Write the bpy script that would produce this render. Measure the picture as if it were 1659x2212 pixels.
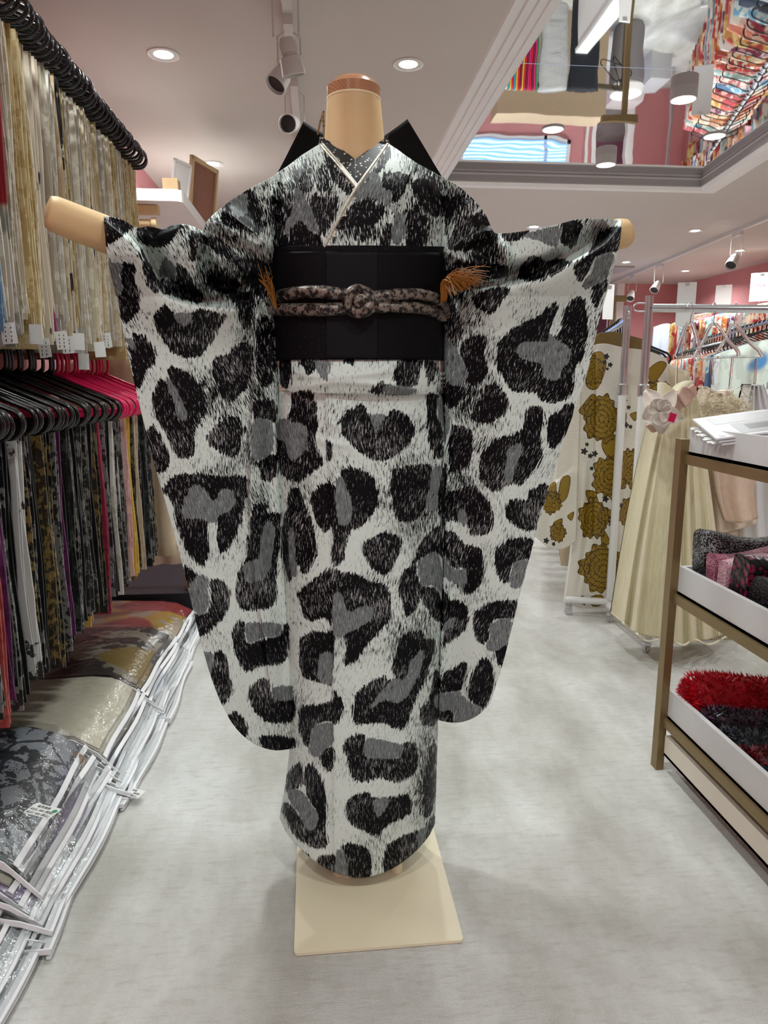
import bpy, bmesh, math, random
import numpy as np
from mathutils import Vector, Matrix
random.seed(7); rng = np.random.default_rng(7)
S = bpy.context.scene
C = S.collection
for o in list(bpy.data.objects): bpy.data.objects.remove(o)

# ------------------------------------------------------------------ camera
W, H, F, HC = 1659.0, 2212.0, 1520.0, 1.10
TH, PH = math.radians(10.7), math.radians(5.15)
cam_d = bpy.data.cameras.new('camera'); cam = bpy.data.objects.new('camera', cam_d); C.objects.link(cam)
cam.location = (0, 0, HC); cam.rotation_euler = (math.pi/2 - TH, 0, -PH)
cam_d.sensor_fit = 'HORIZONTAL'; cam_d.sensor_width = 36.0; cam_d.lens = 36.0*F/W
cam_d.clip_start = 0.02; cam_d.clip_end = 60
S.camera = cam
# ------------------------------------------------------------------ world + exposure
w = bpy.data.worlds.new('world'); S.world = w; w.use_nodes = True
w.node_tree.nodes['Background'].inputs[0].default_value = (0.75, 0.85, 1, 1)
w.node_tree.nodes['Background'].inputs[1].default_value = 0.6
S.view_settings.view_transform = 'Standard'; S.view_settings.look = 'None'
S.view_settings.exposure = 0.30; S.view_settings.gamma = 1.0; S.view_settings.use_curve_mapping = False
LAMP_W = 7.0            # watts per ceiling downlight
CEIL = 2.42; MIRZ = 2.47

# ------------------------------------------------------------------ pixel -> place (a pixel is a direction; the plane gives the distance)
FW = np.array([math.sin(PH)*math.cos(TH), math.cos(PH)*math.cos(TH), -math.sin(TH)])
RT = np.array([math.cos(PH), -math.sin(PH), 0.0])
UP = np.array([math.sin(PH)*math.sin(TH), math.cos(PH)*math.sin(TH), math.cos(TH)])
def at_y(x, y, Y):
    x = np.asarray(x, float); y = np.asarray(y, float); Y = np.asarray(Y, float)
    d = FW + ((x-W/2)/F)[..., None]*RT - ((y-H/2)/F)[..., None]*UP
    t = Y/d[..., 1]
    P = d*t[..., None]; P[..., 2] += HC
    return P
def at_z(x, y, z):
    d = FW + (x-W/2)/F*RT - (y-H/2)/F*UP
    p = d*((z-HC)/d[2]); p[2] += HC
    return p
def at_x(x, y, X):
    d = FW + (x-W/2)/F*RT - (y-H/2)/F*UP
    p = d*(X/d[0]); p[2] += HC
    return p

# ------------------------------------------------------------------ materials
def sc(r, g, b):
    f = lambda c: (c/12.92 if c <= .04045 else ((c+.055)/1.055)**2.4)
    return (f(r/255), f(g/255), f(b/255), 1)
class NT:
    def __init__(s, name):
        s.m = bpy.data.materials.new(name); s.m.use_nodes = True
        s.t = s.m.node_tree; s.n = s.t.nodes; s.b = s.n['Principled BSDF']
    def add(s, typ, **kw):
        n = s.n.new(typ)
        for k, v in kw.items():
            if k.startswith('i_'):
                key = k[2:]
                key = int(key) if key.isdigit() else key.replace('_', ' ')
                if hasattr(v, 'is_output') or isinstance(v, bpy.types.NodeSocket): s.t.links.new(v, n.inputs[key])
                else: n.inputs[key].default_value = v
            else: setattr(n, k, v)
        return n
    def link(s, a, b): s.t.links.new(a, b)
    def math(s, op, a, b=None, c=None, clamp=False):
        n = s.n.new('ShaderNodeMath'); n.operation = op; n.use_clamp = clamp
        for i, v in enumerate((a, b, c)):
            if v is None: continue
            if isinstance(v, (int, float)): n.inputs[i].default_value = v
            else: s.t.links.new(v, n.inputs[i])
        return n.outputs[0]
    def mix(s, fac, a, b):
        n = s.n.new('ShaderNodeMix'); n.data_type = 'RGBA'
        for i, v in ((0, fac), (6, a), (7, b)):
            if isinstance(v, (int, float, tuple)): n.inputs[i].default_value = v
            else: s.t.links.new(v, n.inputs[i])
        return n.outputs[2]
    def ramp(s, v, lo, hi):
        n = s.n.new('ShaderNodeMapRange'); n.inputs[1].default_value = lo; n.inputs[2].default_value = hi
        s.t.links.new(v, n.inputs[0]); return n.outputs[0]
    def coord(s, out='Object', scale=(1, 1, 1), rot=(0, 0, 0)):
        c = s.n.new('ShaderNodeTexCoord'); m = s.n.new('ShaderNodeMapping')
        m.inputs['Scale'].default_value = scale; m.inputs['Rotation'].default_value = rot
        s.t.links.new(c.outputs[out], m.inputs[0]); return m.outputs[0]
    def noise(s, vec, scale, detail=2, rough=.5):
        n = s.n.new('ShaderNodeTexNoise'); n.inputs['Scale'].default_value = scale
        n.inputs['Detail'].default_value = detail; n.inputs['Roughness'].default_value = rough
        if vec is not None: s.t.links.new(vec, n.inputs['Vector'])
        return n.outputs[0]
    def bump(s, h, strength=.3, dist=.002):
        n = s.n.new('ShaderNodeBump'); n.inputs['Strength'].default_value = strength; n.inputs['Distance'].default_value = dist
        s.t.links.new(h, n.inputs['Height']); s.t.links.new(n.outputs[0], s.b.inputs['Normal'])
def col(name, c, rough=.5, metal=0, noise=0, nscale=40, bump=0, bscale=300, **kw):
    """plain procedural material: one colour with a little noise variation and fine relief"""
    m = NT(name); c = tuple(c)
    m.b.inputs['Roughness'].default_value = rough; m.b.inputs['Metallic'].default_value = metal
    for k, v in kw.items(): m.b.inputs[k.replace('_', ' ')].default_value = v
    v = m.coord()
    n = m.noise(v, nscale, 3)
    lo = tuple(x*(1-noise) for x in c[:3])+(1,); hi = tuple(min(1, x*(1+noise)) for x in c[:3])+(1,)
    m.link(m.mix(m.ramp(n, .3, .7), lo, hi), m.b.inputs['Base Color'])
    if bump: m.bump(m.noise(v, bscale, 2), bump)
    return m.m
def emis(name, c, strength):
    m = NT(name)
    m.b.inputs['Base Color'].default_value = (.8, .8, .8, 1)
    m.b.inputs['Emission Color'].default_value = c; m.b.inputs['Emission Strength'].default_value = strength
    return m.m

# ------------------------------------------------------------------ geometry
class MB:
    def __init__(s): s.v = []; s.f = []; s.mi = []; s.m = 0
    def _add(s, vs, fs):
        o = len(s.v); s.v += [tuple(p) for p in vs]; s.f += [tuple(i+o for i in f) for f in fs]; s.mi += [s.m]*len(fs)
    def box(s, c, d, rot=None, taper=1.0):
        x, y, z = (k/2 for k in d); vs = []
        for sx, sy, sz in ((-1,-1,-1),(1,-1,-1),(1,1,-1),(-1,1,-1),(-1,-1,1),(1,-1,1),(1,1,1),(-1,1,1)):
            t = taper if sz > 0 else 1.0
            p = Vector((sx*x*t, sy*y*t, sz*z))
            if rot is not None: p = rot @ p
            vs.append((p[0]+c[0], p[1]+c[1], p[2]+c[2]))
        s._add(vs, [(0,3,2,1),(4,5,6,7),(0,1,5,4),(1,2,6,5),(2,3,7,6),(3,0,4,7)]); return s
    def b2(s, x0, x1, y0, y1, z0, z1): return s.box(((x0+x1)/2, (y0+y1)/2, (z0+z1)/2), (abs(x1-x0), abs(y1-y0), abs(z1-z0)))
    def tube(s, pts, r, n=8, closed=False, cap=True):
        P = [Vector(p) for p in pts]; L = len(P); rs = r if isinstance(r, (list, tuple)) else [r]*L
        vs = []; ref = None
        for i, p in enumerate(P):
            if closed: t = P[(i+1) % L]-P[i-1]
            else: t = P[min(i+1, L-1)]-P[max(i-1, 0)]
            t.normalize()
            if ref is None: ref = Vector((0, 0, 1)) if abs(t.z) < .9 else Vector((1, 0, 0))
            u = ref-t*ref.dot(t)
            if u.length < 1e-5: u = t.orthogonal()
            u.normalize(); ref = u; v = t.cross(u)
            for k in range(n):
                a = 2*math.pi*k/n; q = p+(u*math.cos(a)+v*math.sin(a))*rs[i]; vs.append(q)
        fs = []
        for i in range(L if closed else L-1):
            j = (i+1) % L
            for k in range(n): fs.append((i*n+k, i*n+(k+1) % n, j*n+(k+1) % n, j*n+k))
        if cap and not closed: fs += [tuple(range(n))[::-1], tuple((L-1)*n+k for k in range(n))]
        s._add(vs, fs); return s
    def lathe(s, prof, n=24, c=(0, 0, 0), axis='z', rot=None):
        vs = []; L = len(prof)
        for r, h in prof:
            for k in range(n):
                a = 2*math.pi*k/n; p = Vector((r*math.cos(a), r*math.sin(a), h))
                if rot is not None: p = rot @ p
                vs.append((p[0]+c[0], p[1]+c[1], p[2]+c[2]))
        fs = [(i*n+k, i*n+(k+1) % n, (i+1)*n+(k+1) % n, (i+1)*n+k) for i in range(L-1) for k in range(n)]
        fs += [tuple(range(n))[::-1], tuple((L-1)*n+k for k in range(n))]
        s._add(vs, fs); return s
    def prism(s, poly, y0, y1, f=lambda a, b, y: (a, y, b)):
        n = len(poly); vs = [f(a, b, y0) for a, b in poly]+[f(a, b, y1) for a, b in poly]
        s._add(vs, [tuple(range(n)), tuple(range(2*n-1, n-1, -1))]+[(i, i+n, (i+1) % n+n, (i+1) % n) for i in range(n)]); return s
    def grid(s, P, loop_u=False):
        a, b = P.shape[:2]; vs = P.reshape(-1, 3).tolist()
        fs = [(i*b+j, i*b+(j+1) % b, (i+1)*b+(j+1) % b, (i+1)*b+j) for i in range(a-1) for j in range(b if loop_u else b-1)]
        s._add(vs, fs); return s
    def build(s, name, mat, parent=None, smooth=False, loc=None, fix=True):
        me = bpy.data.meshes.new(name); me.from_pydata(s.v, [], s.f)
        mats = mat if isinstance(mat, (list, tuple)) else [mat]
        for m in mats: me.materials.append(m)
        if len(mats) > 1: me.polygons.foreach_set('material_index', s.mi)
        if fix:
            bm = bmesh.new(); bm.from_mesh(me); bmesh.ops.recalc_face_normals(bm, faces=bm.faces); bm.to_mesh(me); bm.free()
        if smooth:
            me.polygons.foreach_set('use_smooth', [True]*len(me.polygons)); me.update()
            if smooth != 'all':
                try: me.set_sharp_from_angle(angle=math.radians(40))
                except Exception: pass
        o = bpy.data.objects.new(name, me); C.objects.link(o)
        if parent is not None: o.parent = parent
        if loc is not None: o.location = loc
        return o
def tag(o, label=None, cat=None, group=None, kind=None):
    if label: o['label'] = label
    if cat: o['category'] = cat
    if group: o['group'] = group
    if kind: o['kind'] = kind
    return o
def empty(name, label, cat, group=None, loc=(0, 0, 0), rz=0.0):
    o = bpy.data.objects.new(name, None); C.objects.link(o); o.location = loc; o.rotation_euler = (0, 0, rz); o.empty_display_size = .05
    return tag(o, label, cat, group)
def copy_tree(o, loc=None, rz=None, label=None, parent=None):
    c = o.copy(); C.objects.link(c)
    if parent is not None: c.parent = parent
    if loc is not None: c.location = loc
    if rz is not None: c.rotation_euler = (0, 0, rz)
    if label: c['label'] = label
    for ch in [k for k in o.children]: copy_tree(ch, parent=c)
    return c
ORD = ['first','second','third','fourth','fifth','sixth','seventh','eighth','ninth','tenth','eleventh','twelfth','thirteenth','fourteenth','fifteenth','sixteenth','seventeenth','eighteenth','nineteenth']
TENS = {2:'twenty',3:'thirty',4:'forty',5:'fifty',6:'sixty',7:'seventy'}
def nth(i):
    i += 1
    if i < 20: return ORD[i-1]
    t, u = divmod(i, 10)
    return TENS[t][:-1]+'ieth' if u == 0 else TENS[t]+'-'+ORD[u-1]
def struct(o): o['kind'] = 'structure'; return o
def rotz(a): return Matrix.Rotation(a, 3, 'Z')
def rotx(a): return Matrix.Rotation(a, 3, 'X')
def roty(a): return Matrix.Rotation(a, 3, 'Y')
def resample(poly, n):
    p = np.asarray(poly, float); d = np.r_[0, np.cumsum(np.hypot(*np.diff(p, axis=0).T))]
    t = np.linspace(0, d[-1], n); return np.c_[np.interp(t, d, p[:, 0]), np.interp(t, d, p[:, 1])]
def spline(poly, k=6, closed=False):
    p = [np.array(q, float) for q in poly]; n = len(p); out = []
    rngi = range(n if closed else n-1)
    for i in rngi:
        a, b, c, d = (p[(i+j) % n] for j in (-1, 0, 1, 2)) if closed else (p[max(i-1, 0)], p[i], p[i+1], p[min(i+2, n-1)])
        for s in range(k):
            t = s/k; out.append(.5*((2*b)+(c-a)*t+(2*a-5*b+4*c-d)*t*t+(3*b-a-3*c+d)*t**3))
    if not closed: out.append(p[-1])
    return np.array(out)
def coons(top, bot, left, right, nu, nv):
    """grid of points inside four boundary polylines: rows top->bottom, columns left->right"""
    T = resample(spline(top), nu); B = resample(spline(bot), nu); L = resample(spline(left), nv); R = resample(spline(right), nv)
    u = np.linspace(0, 1, nu)[None, :, None]; v = np.linspace(0, 1, nv)[:, None, None]
    return (1-v)*T[None]+v*B[None]+(1-u)*L[:, None]+u*R[:, None]-((1-u)*(1-v)*T[0]+u*(1-v)*T[-1]+(1-u)*v*B[0]+u*v*B[-1])
def sdf(P, poly):
    """signed distance in pixels, positive inside the closed spline"""
    q = spline(poly, 5, True); x, y = P[..., 0], P[..., 1]
    d2 = np.full(x.shape, 1e9); ins = np.zeros(x.shape, bool)
    x0, y0 = q.min(0)-60; x1, y1 = q.max(0)+60
    m = (x > x0) & (x < x1) & (y > y0) & (y < y1)
    if not m.any(): return np.full(x.shape, -99.0)
    X, Y = x[m], y[m]; D = np.full(X.shape, 1e9); I = np.zeros(X.shape, bool)
    for a, b in zip(q, np.roll(q, -1, 0)):
        e = b-a; L = max(e@e, 1e-9)
        t = np.clip(((X-a[0])*e[0]+(Y-a[1])*e[1])/L, 0, 1)
        D = np.minimum(D, (X-a[0]-t*e[0])**2+(Y-a[1]-t*e[1])**2)
        c = (a[1] > Y) != (b[1] > Y)
        if c.any(): I ^= c & (X < (b[0]-a[0])*(Y-a[1])/((b[1]-a[1]) or 1e-9)+a[0])
    r = np.full(x.shape, -99.0); r[m] = np.where(I, 1, -1)*np.sqrt(D); return r
def poly_dist(P, pts):
    """distance to an open polyline and the side (+1 = right of the direction)"""
    q = spline(pts, 6); X, Y = P[..., 0], P[..., 1]; D = np.full(X.shape, 1e9); Sd = np.zeros(X.shape); T = np.zeros(X.shape)
    n = len(q)-1
    for i in range(n):
        a, e = q[i], q[i+1]-q[i]; L = max(e@e, 1e-9)
        t = np.clip(((X-a[0])*e[0]+(Y-a[1])*e[1])/L, 0, 1)
        dx, dy = X-a[0]-t*e[0], Y-a[1]-t*e[1]; dd = dx*dx+dy*dy; k = dd < D
        D = np.where(k, dd, D); Sd = np.where(k, np.sign(e[0]*dy-e[1]*dx), Sd); T = np.where(k, (i+t)/n, T)
    return np.sqrt(D), Sd, T
# ================================================================== structure
def carpet():
    m = NT('carpet'); v = m.coord(); vs = m.coord(scale=(1, .45, 1), rot=(0, 0, .5))
    a = m.noise(vs, 3.2, 5, .62); b = m.noise(v, 1.1, 2); f = m.noise(v, 420, 2, .7); g = m.noise(m.coord(scale=(.25, 1, 1)), 70, 3, .7)
    t = m.math('ADD', m.math('MULTIPLY', a, .75), m.math('MULTIPLY', b, .25))
    t = m.ramp(t, .40, .60)
    c = m.mix(t, sc(176, 174, 164), sc(226, 227, 224))  # light and dark patches paint the pile's sheen into the colour
    c = m.mix(m.math('MULTIPLY', m.ramp(f, .3, .7), .32), c, sc(250, 248, 245))
    c = m.mix(m.math('MULTIPLY', m.ramp(g, .5, .75), .38), c, sc(165, 158, 144))
    m.link(c, m.b.inputs['Base Color']); m.b.inputs['Roughness'].default_value = .95
    m.b.inputs['Sheen Weight'].default_value = .15
    m.bump(m.math('ADD', f, m.math('MULTIPLY', g, 2.0)), .7, .005); return m.m
M_WALL = col('pink_plaster', sc(206, 142, 144), .85, noise=.04, nscale=3, bump=.05)
M_CEIL = col('ceiling_paint', sc(204, 196, 189), .9, noise=.015, nscale=2)
M_WHITE = col('white_paint', sc(236, 234, 232), .55, noise=.02, nscale=6)
M_LILAC = col('lilac_lit_plaster', sc(205, 150, 180), .85, noise=.03, nscale=3)  # alcove wall, its lilac light put into the base colour
floor = struct(MB().b2(-1.10, 5.15, -2.6, 12.1, -.06, 0).build('floor', carpet()))
# ceiling with a recess that holds a mirror
CO = [(.87, .35), (.87, 5.0), (2.66, 5.0), (2.02, .35)]          # recess outline, seen from below
me = MB()
me._add([(-1.10, -2.6, CEIL), (5.15, -2.6, CEIL), (5.15, 12.1, CEIL), (-1.10, 12.1, CEIL)]+[(x, y, CEIL) for x, y in CO],
        [(0, 4, 7, 1), (1, 7, 6, 2), (2, 6, 5, 3), (3, 5, 4, 0)])
ceil = struct(me.build('ceiling', M_CEIL, fix=False))
so = ceil.modifiers.new('s', 'SOLIDIFY'); so.thickness = .012; so.offset = 1 if ceil.data.polygons[0].normal.z > 0 else -1
def mirror_mat():
    m = NT('ceiling_mirror'); m.b.inputs['Metallic'].default_value = 1; m.b.inputs['Roughness'].default_value = .02
    m.b.inputs['Base Color'].default_value = (.86, .86, .87, 1)
    n = m.noise(m.coord(scale=(1, .5, 1)), 3.0, 1)
    m.bump(n, .10, .02); return m.m
MM = mirror_mat()
ymid = 3.05
for i, (ya, yb) in enumerate(((.35, 1.7), (1.705, 3.35), (3.355, 5.0))):
    xr = lambda y: 2.02+(y-.35)*(2.66-2.02)/(5-.35)
    q = MB(); q._add([(.87, ya, MIRZ), (xr(ya), ya, MIRZ), (xr(yb), yb, MIRZ), (.87, yb, MIRZ), (.87, ya, MIRZ+.006), (xr(ya), ya, MIRZ+.006), (xr(yb), yb, MIRZ+.006), (.87, yb, MIRZ+.006)],
                     [(0, 3, 2, 1), (4, 5, 6, 7), (0, 1, 5, 4), (1, 2, 6, 5), (2, 3, 7, 6), (3, 0, 4, 7)])
    o = q.build('mirror_panel', MM, ceil)
# sides of the recess, their shadow painted as grey, and stepped white moulding round it
M_GREY = col('shaded_cornice', sc(165, 163, 163), .6, noise=.02)
M_GREYL = col('pale_grey_cornice', sc(196, 194, 194), .6, noise=.02)
def offset_poly(P, d):
    n = len(P); out = []
    for i in range(n):
        a, b, c = Vector(P[i-1]), Vector(P[i]), Vector(P[(i+1) % n])
        n1 = Vector(((b-a).y, -(b-a).x)).normalized(); n2 = Vector(((c-b).y, -(c-b).x)).normalized()
        k = (n1+n2); k = k/ (k.length_squared/2) if k.length > 1e-6 else n1
        out.append((b.x-k.x*d, b.y-k.y*d))
    return out
cw = sum(CO[i-1][0]*CO[i][1]-CO[i][0]*CO[i-1][1] for i in range(4)) > 0
OUT = -1 if not cw else 1
def ring(name, prof, mat):
    """prof: (outward offset, z) pairs swept round the recess"""
    q = MB(); P = [offset_poly(CO, OUT*-d*1.0) for d, z in prof]
    L = len(prof)
    vs = [(x, y, prof[i][1]) for i in range(L) for x, y in P[i]]
    fs = [(i*4+k, i*4+(k+1) % 4, (i+1)*4+(k+1) % 4, (i+1)*4+k) for i in range(L-1) for k in range(4)]
    q._add(vs, fs); o = q.build(name, mat, None); return struct(o)
ring('trim_1', [(-.001, MIRZ), (-.006, MIRZ-.004), (-.008, MIRZ-.012), (-.002, MIRZ-.016)], M_GREYL)
ring('trim_2', [(-.002, MIRZ-.016), (-.003, CEIL-.005), (.0, CEIL-.012)], M_GREY)
ring('trim_3', [(0, CEIL-.012), (.02, CEIL-.03), (.05, CEIL-.034), (.055, CEIL-.028), (.085, CEIL-.028), (.09, CEIL-.022), (.12, CEIL-.02), (.125, CEIL-.012), (.16, CEIL-.010), (.168, CEIL)], M_WHITE)
# walls
struct(MB().b2(-1.16, -1.10, -2.6, 12.1, 0, 2.6).build('wall_left', M_WALL))
struct(MB().b2(5.15, 5.21, -2.6, 12.1, 0, 2.6).build('wall_right', M_WALL))
struct(MB().b2(-1.16, 5.21, -2.66, -2.6, 0, 2.6).build('wall_back', M_WALL))
wf = MB(); wf.b2(4.30, 5.15, 10.0, 10.06, 0, CEIL)
struct(wf.build('wall_far', M_WALL))
struct(MB().b2(4.20, 4.30, 9.97, 10.06, 0, CEIL).build('trim_4', M_WHITE))
struct(MB().b2(-1.10, 5.15, 12.04, 12.1, 0, CEIL).build('wall_alcove', M_LILAC))
struct(MB().b2(-1.10, 3.72, 10.0, 10.06, 0, CEIL).build('wall_end', M_WALL))
struct(MB().b2(3.72, 3.78, 9.98, 10.06, 0, CEIL).build('trim_5', M_WHITE))
for _k, _x in enumerate((3.0,)): struct(MB().b2(3.62, 3.66, 9.96, 10.0, 0, CEIL).build('trim_6', M_WHITE))
# far window with blinds, seen in the ceiling mirror
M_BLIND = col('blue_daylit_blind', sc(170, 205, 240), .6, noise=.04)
wn = struct(MB().b2(1.90, 3.40, 9.94, 10.0, .66, .71).b2(1.90, 3.40, 9.94, 10.0, 1.75, 1.80).b2(1.90, 1.95, 9.94, 10.0, .66, 1.80).b2(3.35, 3.40, 9.94, 10.0, .66, 1.80).b2(3.05, 3.09, 9.94, 10.0, .66, 1.80).build('window_1', M_WHITE))
MB().b2(1.95, 3.35, 9.97, 9.985, .71, 1.75).build('pane', emis('window_daylight', sc(140, 195, 255), 2.4), wn)
slat = None
for i in range(21):
    if slat is None: slat = MB().box((2.65, 9.93, .72), (1.40, .030, .003), rotx(.5)).build('slat', M_BLIND, wn)
    else:
        k = slat.copy(); C.objects.link(k); k.location = (0, 0, i*.05)
# ------------------------------------------------------------------ downlights
M_LED = emis('led_disc', (1, .985, .96, 1), 14)
M_RIM = col('lamp_rim_white', sc(225, 222, 218), .4)
lampmesh = None
def lamp_light(p, wts, parent, size=.11, spread=150):
    l = bpy.data.lights.new('downlight_glow', 'AREA'); l.shape = 'DISK'; l.size = size; l.energy = wts; l.spread = math.radians(spread)
    l.color = (.93, 1.0, .985)
    o = bpy.data.objects.new('downlight_glow', l); C.objects.link(o); o.location = p; o.parent = parent; return o
DL = [(-.62, 3.28, 'nearest one over the left aisle'), (.40, 3.28, 'above the mannequin neck'), (-.64, 4.79, 'above the white shelf with frames'),
      (1.906, 6.42, 'above the right sleeve of the kimono'), (3.41, 6.45, 'left of the right-hand track'), (4.55, 8.77, 'farthest one by the far pink wall'), (4.40, 7.37, 'just right of the right-hand track'), (3.53, 8.19, 'beside the ceiling vent'),
      (-.62, 1.70, 'over the left rail, above the frame'), (.40, 1.70, 'over the mannequin, above the frame'), (-.62, .1, 'behind the left rail, outside the frame'), (.40, .1, 'behind the viewer, outside the frame'), (-.62, -1.45, 'left rear of the shop'), (.40, -1.45, 'rear of the shop'),
      (2.85, 1.7, 'above the tray trolley'), (2.6, .1, 'rear right of the shop'), (1.8, -1.45, 'rear middle of the shop'), (3.4, 3.9, 'right of the mirror recess'), (4.4, 5.4, 'over the right wall rail'), (4.4, 2.2, 'right wall near side'), (.40, 6.42, 'behind the kimono'), (.40, 8.2, 'far left aisle'), (1.9, 8.2, 'far middle aisle'), (2.6, 10.8, 'in the far alcove')]
lamp0 = None
for i, (x, y, t) in enumerate(DL):
    lab = 'round recessed ceiling downlight with bright white disc, '+t
    if lamp0 is None:
        lamp0 = empty('downlight', lab, 'ceiling light', 'recessed downlights', (x, y, CEIL))
        MB().lathe([(.059, -.002), (.061, -.005), (.065, -.005), (.067, -.001)], 32).build('rim', M_RIM, lamp0, True)
        MB().lathe([(.0595, -.0015), (.0, -.003)], 32).build('led_disc', M_LED, lamp0)
        gl_ = lamp_light((0, 0, -.012), LAMP_W, lamp0); FAR_GLOW = gl_.data.copy(); FAR_GLOW.energy = LAMP_W*1.9
    else:
        c_ = copy_tree(lamp0, (x, y, CEIL), label=lab)
        if y > 5 or x > 3:
            for k_ in c_.children:
                if k_.type == 'LIGHT': k_.data = FAR_GLOW
M_LGREY = col('lamp_body_grey', sc(190, 190, 188), .4)
for (x, y, dep, lab) in ((1.766, 3.55, .05, 'short cylinder lamp on the ceiling mirror, nearest and largest'), (1.813, 4.60, .05, 'short cylinder lamp on the ceiling mirror near its far edge'),
                         (1.318, 4.143, .006, 'flush round lamp in the ceiling mirror above the right shoulder'), (2.275, 4.168, .006, 'flush round lamp in the ceiling mirror at the right')):
    e = empty('mirror_lamp', lab, 'ceiling light', 'lamps on the ceiling mirror', (x, y, MIRZ))
    MB().lathe([(.062, 0), (.062, -dep), (.057, -dep-.002), (.056, -dep)], 32).build('body', M_LGREY, e, True)
    MB().lathe([(.055, -dep-.001), (0, -dep-.002)], 32).build('led_disc', M_LED, e)
    lamp_light((0, 0, -dep-.012), LAMP_W*.8, e, .1)
# ------------------------------------------------------------------ light tracks with spotlights
M_TRK = col('track_white', sc(214, 211, 208), .45, noise=.02)
M_DARK = col('spot_opening', sc(40, 38, 38), .5)
def spot_head(parent, p, yaw, tilt, s=1.0):
    R = rotz(yaw) @ rotx(tilt)
    T = lambda q: tuple(Vector(p)+R @ (Vector(q)*s))
    h = MB(); h.lathe([(.0, 0), (.022*s, .001), (.03*s, .02*s), (.032*s, .045*s), (.028*s, .047*s), (.028*s, .055*s), (.036*s, .058*s), (.041*s, .11*s), (.038*s, .112*s), (.034*s, .10*s), (.0, .08*s)], 20, p, rot=R)
    o = h.build('spot_head', M_TRK, parent, True)
    MB().lathe([(.034*s, .1005*s), (.02*s, .088*s), (0, .086*s)], 20, p, rot=R).build('lens', M_DARK, o)
def spot(parent_xyz, lab, yaw, tilt, z0=CEIL-.03, drop=.17, s=1.0, group='track spotlights'):
    x, y = parent_xyz
    e = empty('track_spotlight', lab, 'spotlight', group, (x, y, z0))
    MB().box((0, 0, -.017), (.034, .13, .034)).build('adapter', M_TRK, e)
    b = MB()
    for sx in (-1, 1): b.tube([(sx*.012, 0, -.03), (sx*.042*s, 0, -.05), (sx*.042*s, 0, -drop)], .0035, 6)
    b.build('bracket', M_TRK, e)
    spot_head(e, (0, 0, -drop), yaw, tilt, s); return e
t1 = MB().b2(-.11, -.075, -1.5, 5.6, CEIL-.03, CEIL).build('light_track', M_TRK); tag(t1, 'white ceiling light track running left of the mannequin neck', 'light track')
spot((-.092, 2.90), 'white spotlight on the left track tilted sideways above the collar', -.91, 2.5, s=1.0, drop=.14)
spot((-.09, 3.45), 'white spotlight on the left track facing the viewer, just above the kimono', -.3, 1.92, s=1.0, drop=.16)
spot((-.092, 2.62), 'white spotlight on the left track cut by the top of the frame', 2.4, math.pi*.9)
spot((-.09, 4.15), 'white spotlight on the left track half hidden by the black bow', -1.2, math.pi*.8)
ta, tb = Vector((3.62, 4.9)), Vector((4.06, 10.0))
dv = tb-ta; ang = math.atan2(dv.y, dv.x)
t2 = MB().box((0, 0, 0), (dv.length, .034, .03)).build('light_track', M_TRK, loc=((ta.x+tb.x)/2, (ta.y+tb.y)/2, CEIL-.0155)); t2.rotation_euler = (0, 0, ang); tag(t2, 'white ceiling light track over the right-hand clothes rails', 'light track')
for k, (t, lab) in enumerate(((.28, 'white spotlight on the right track, nearest to the viewer'), (.63, 'white spotlight on the right track above the chrome pole'), (.80, 'pale spotlight at the far end of the right track'))):
    q = ta+dv*t
    spot((q.x, q.y), lab, (-.9, -.9, -.6)[k], math.pi*.75, drop=.2, s=1.25)
tag(MB().b2(3.25, 3.75, 8.45, 8.95, CEIL-.02, CEIL).build('ceiling_vent', col('vent_grey', sc(170, 166, 164), .6)), 'square grey ceiling vent between two downlights', 'vent')
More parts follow.
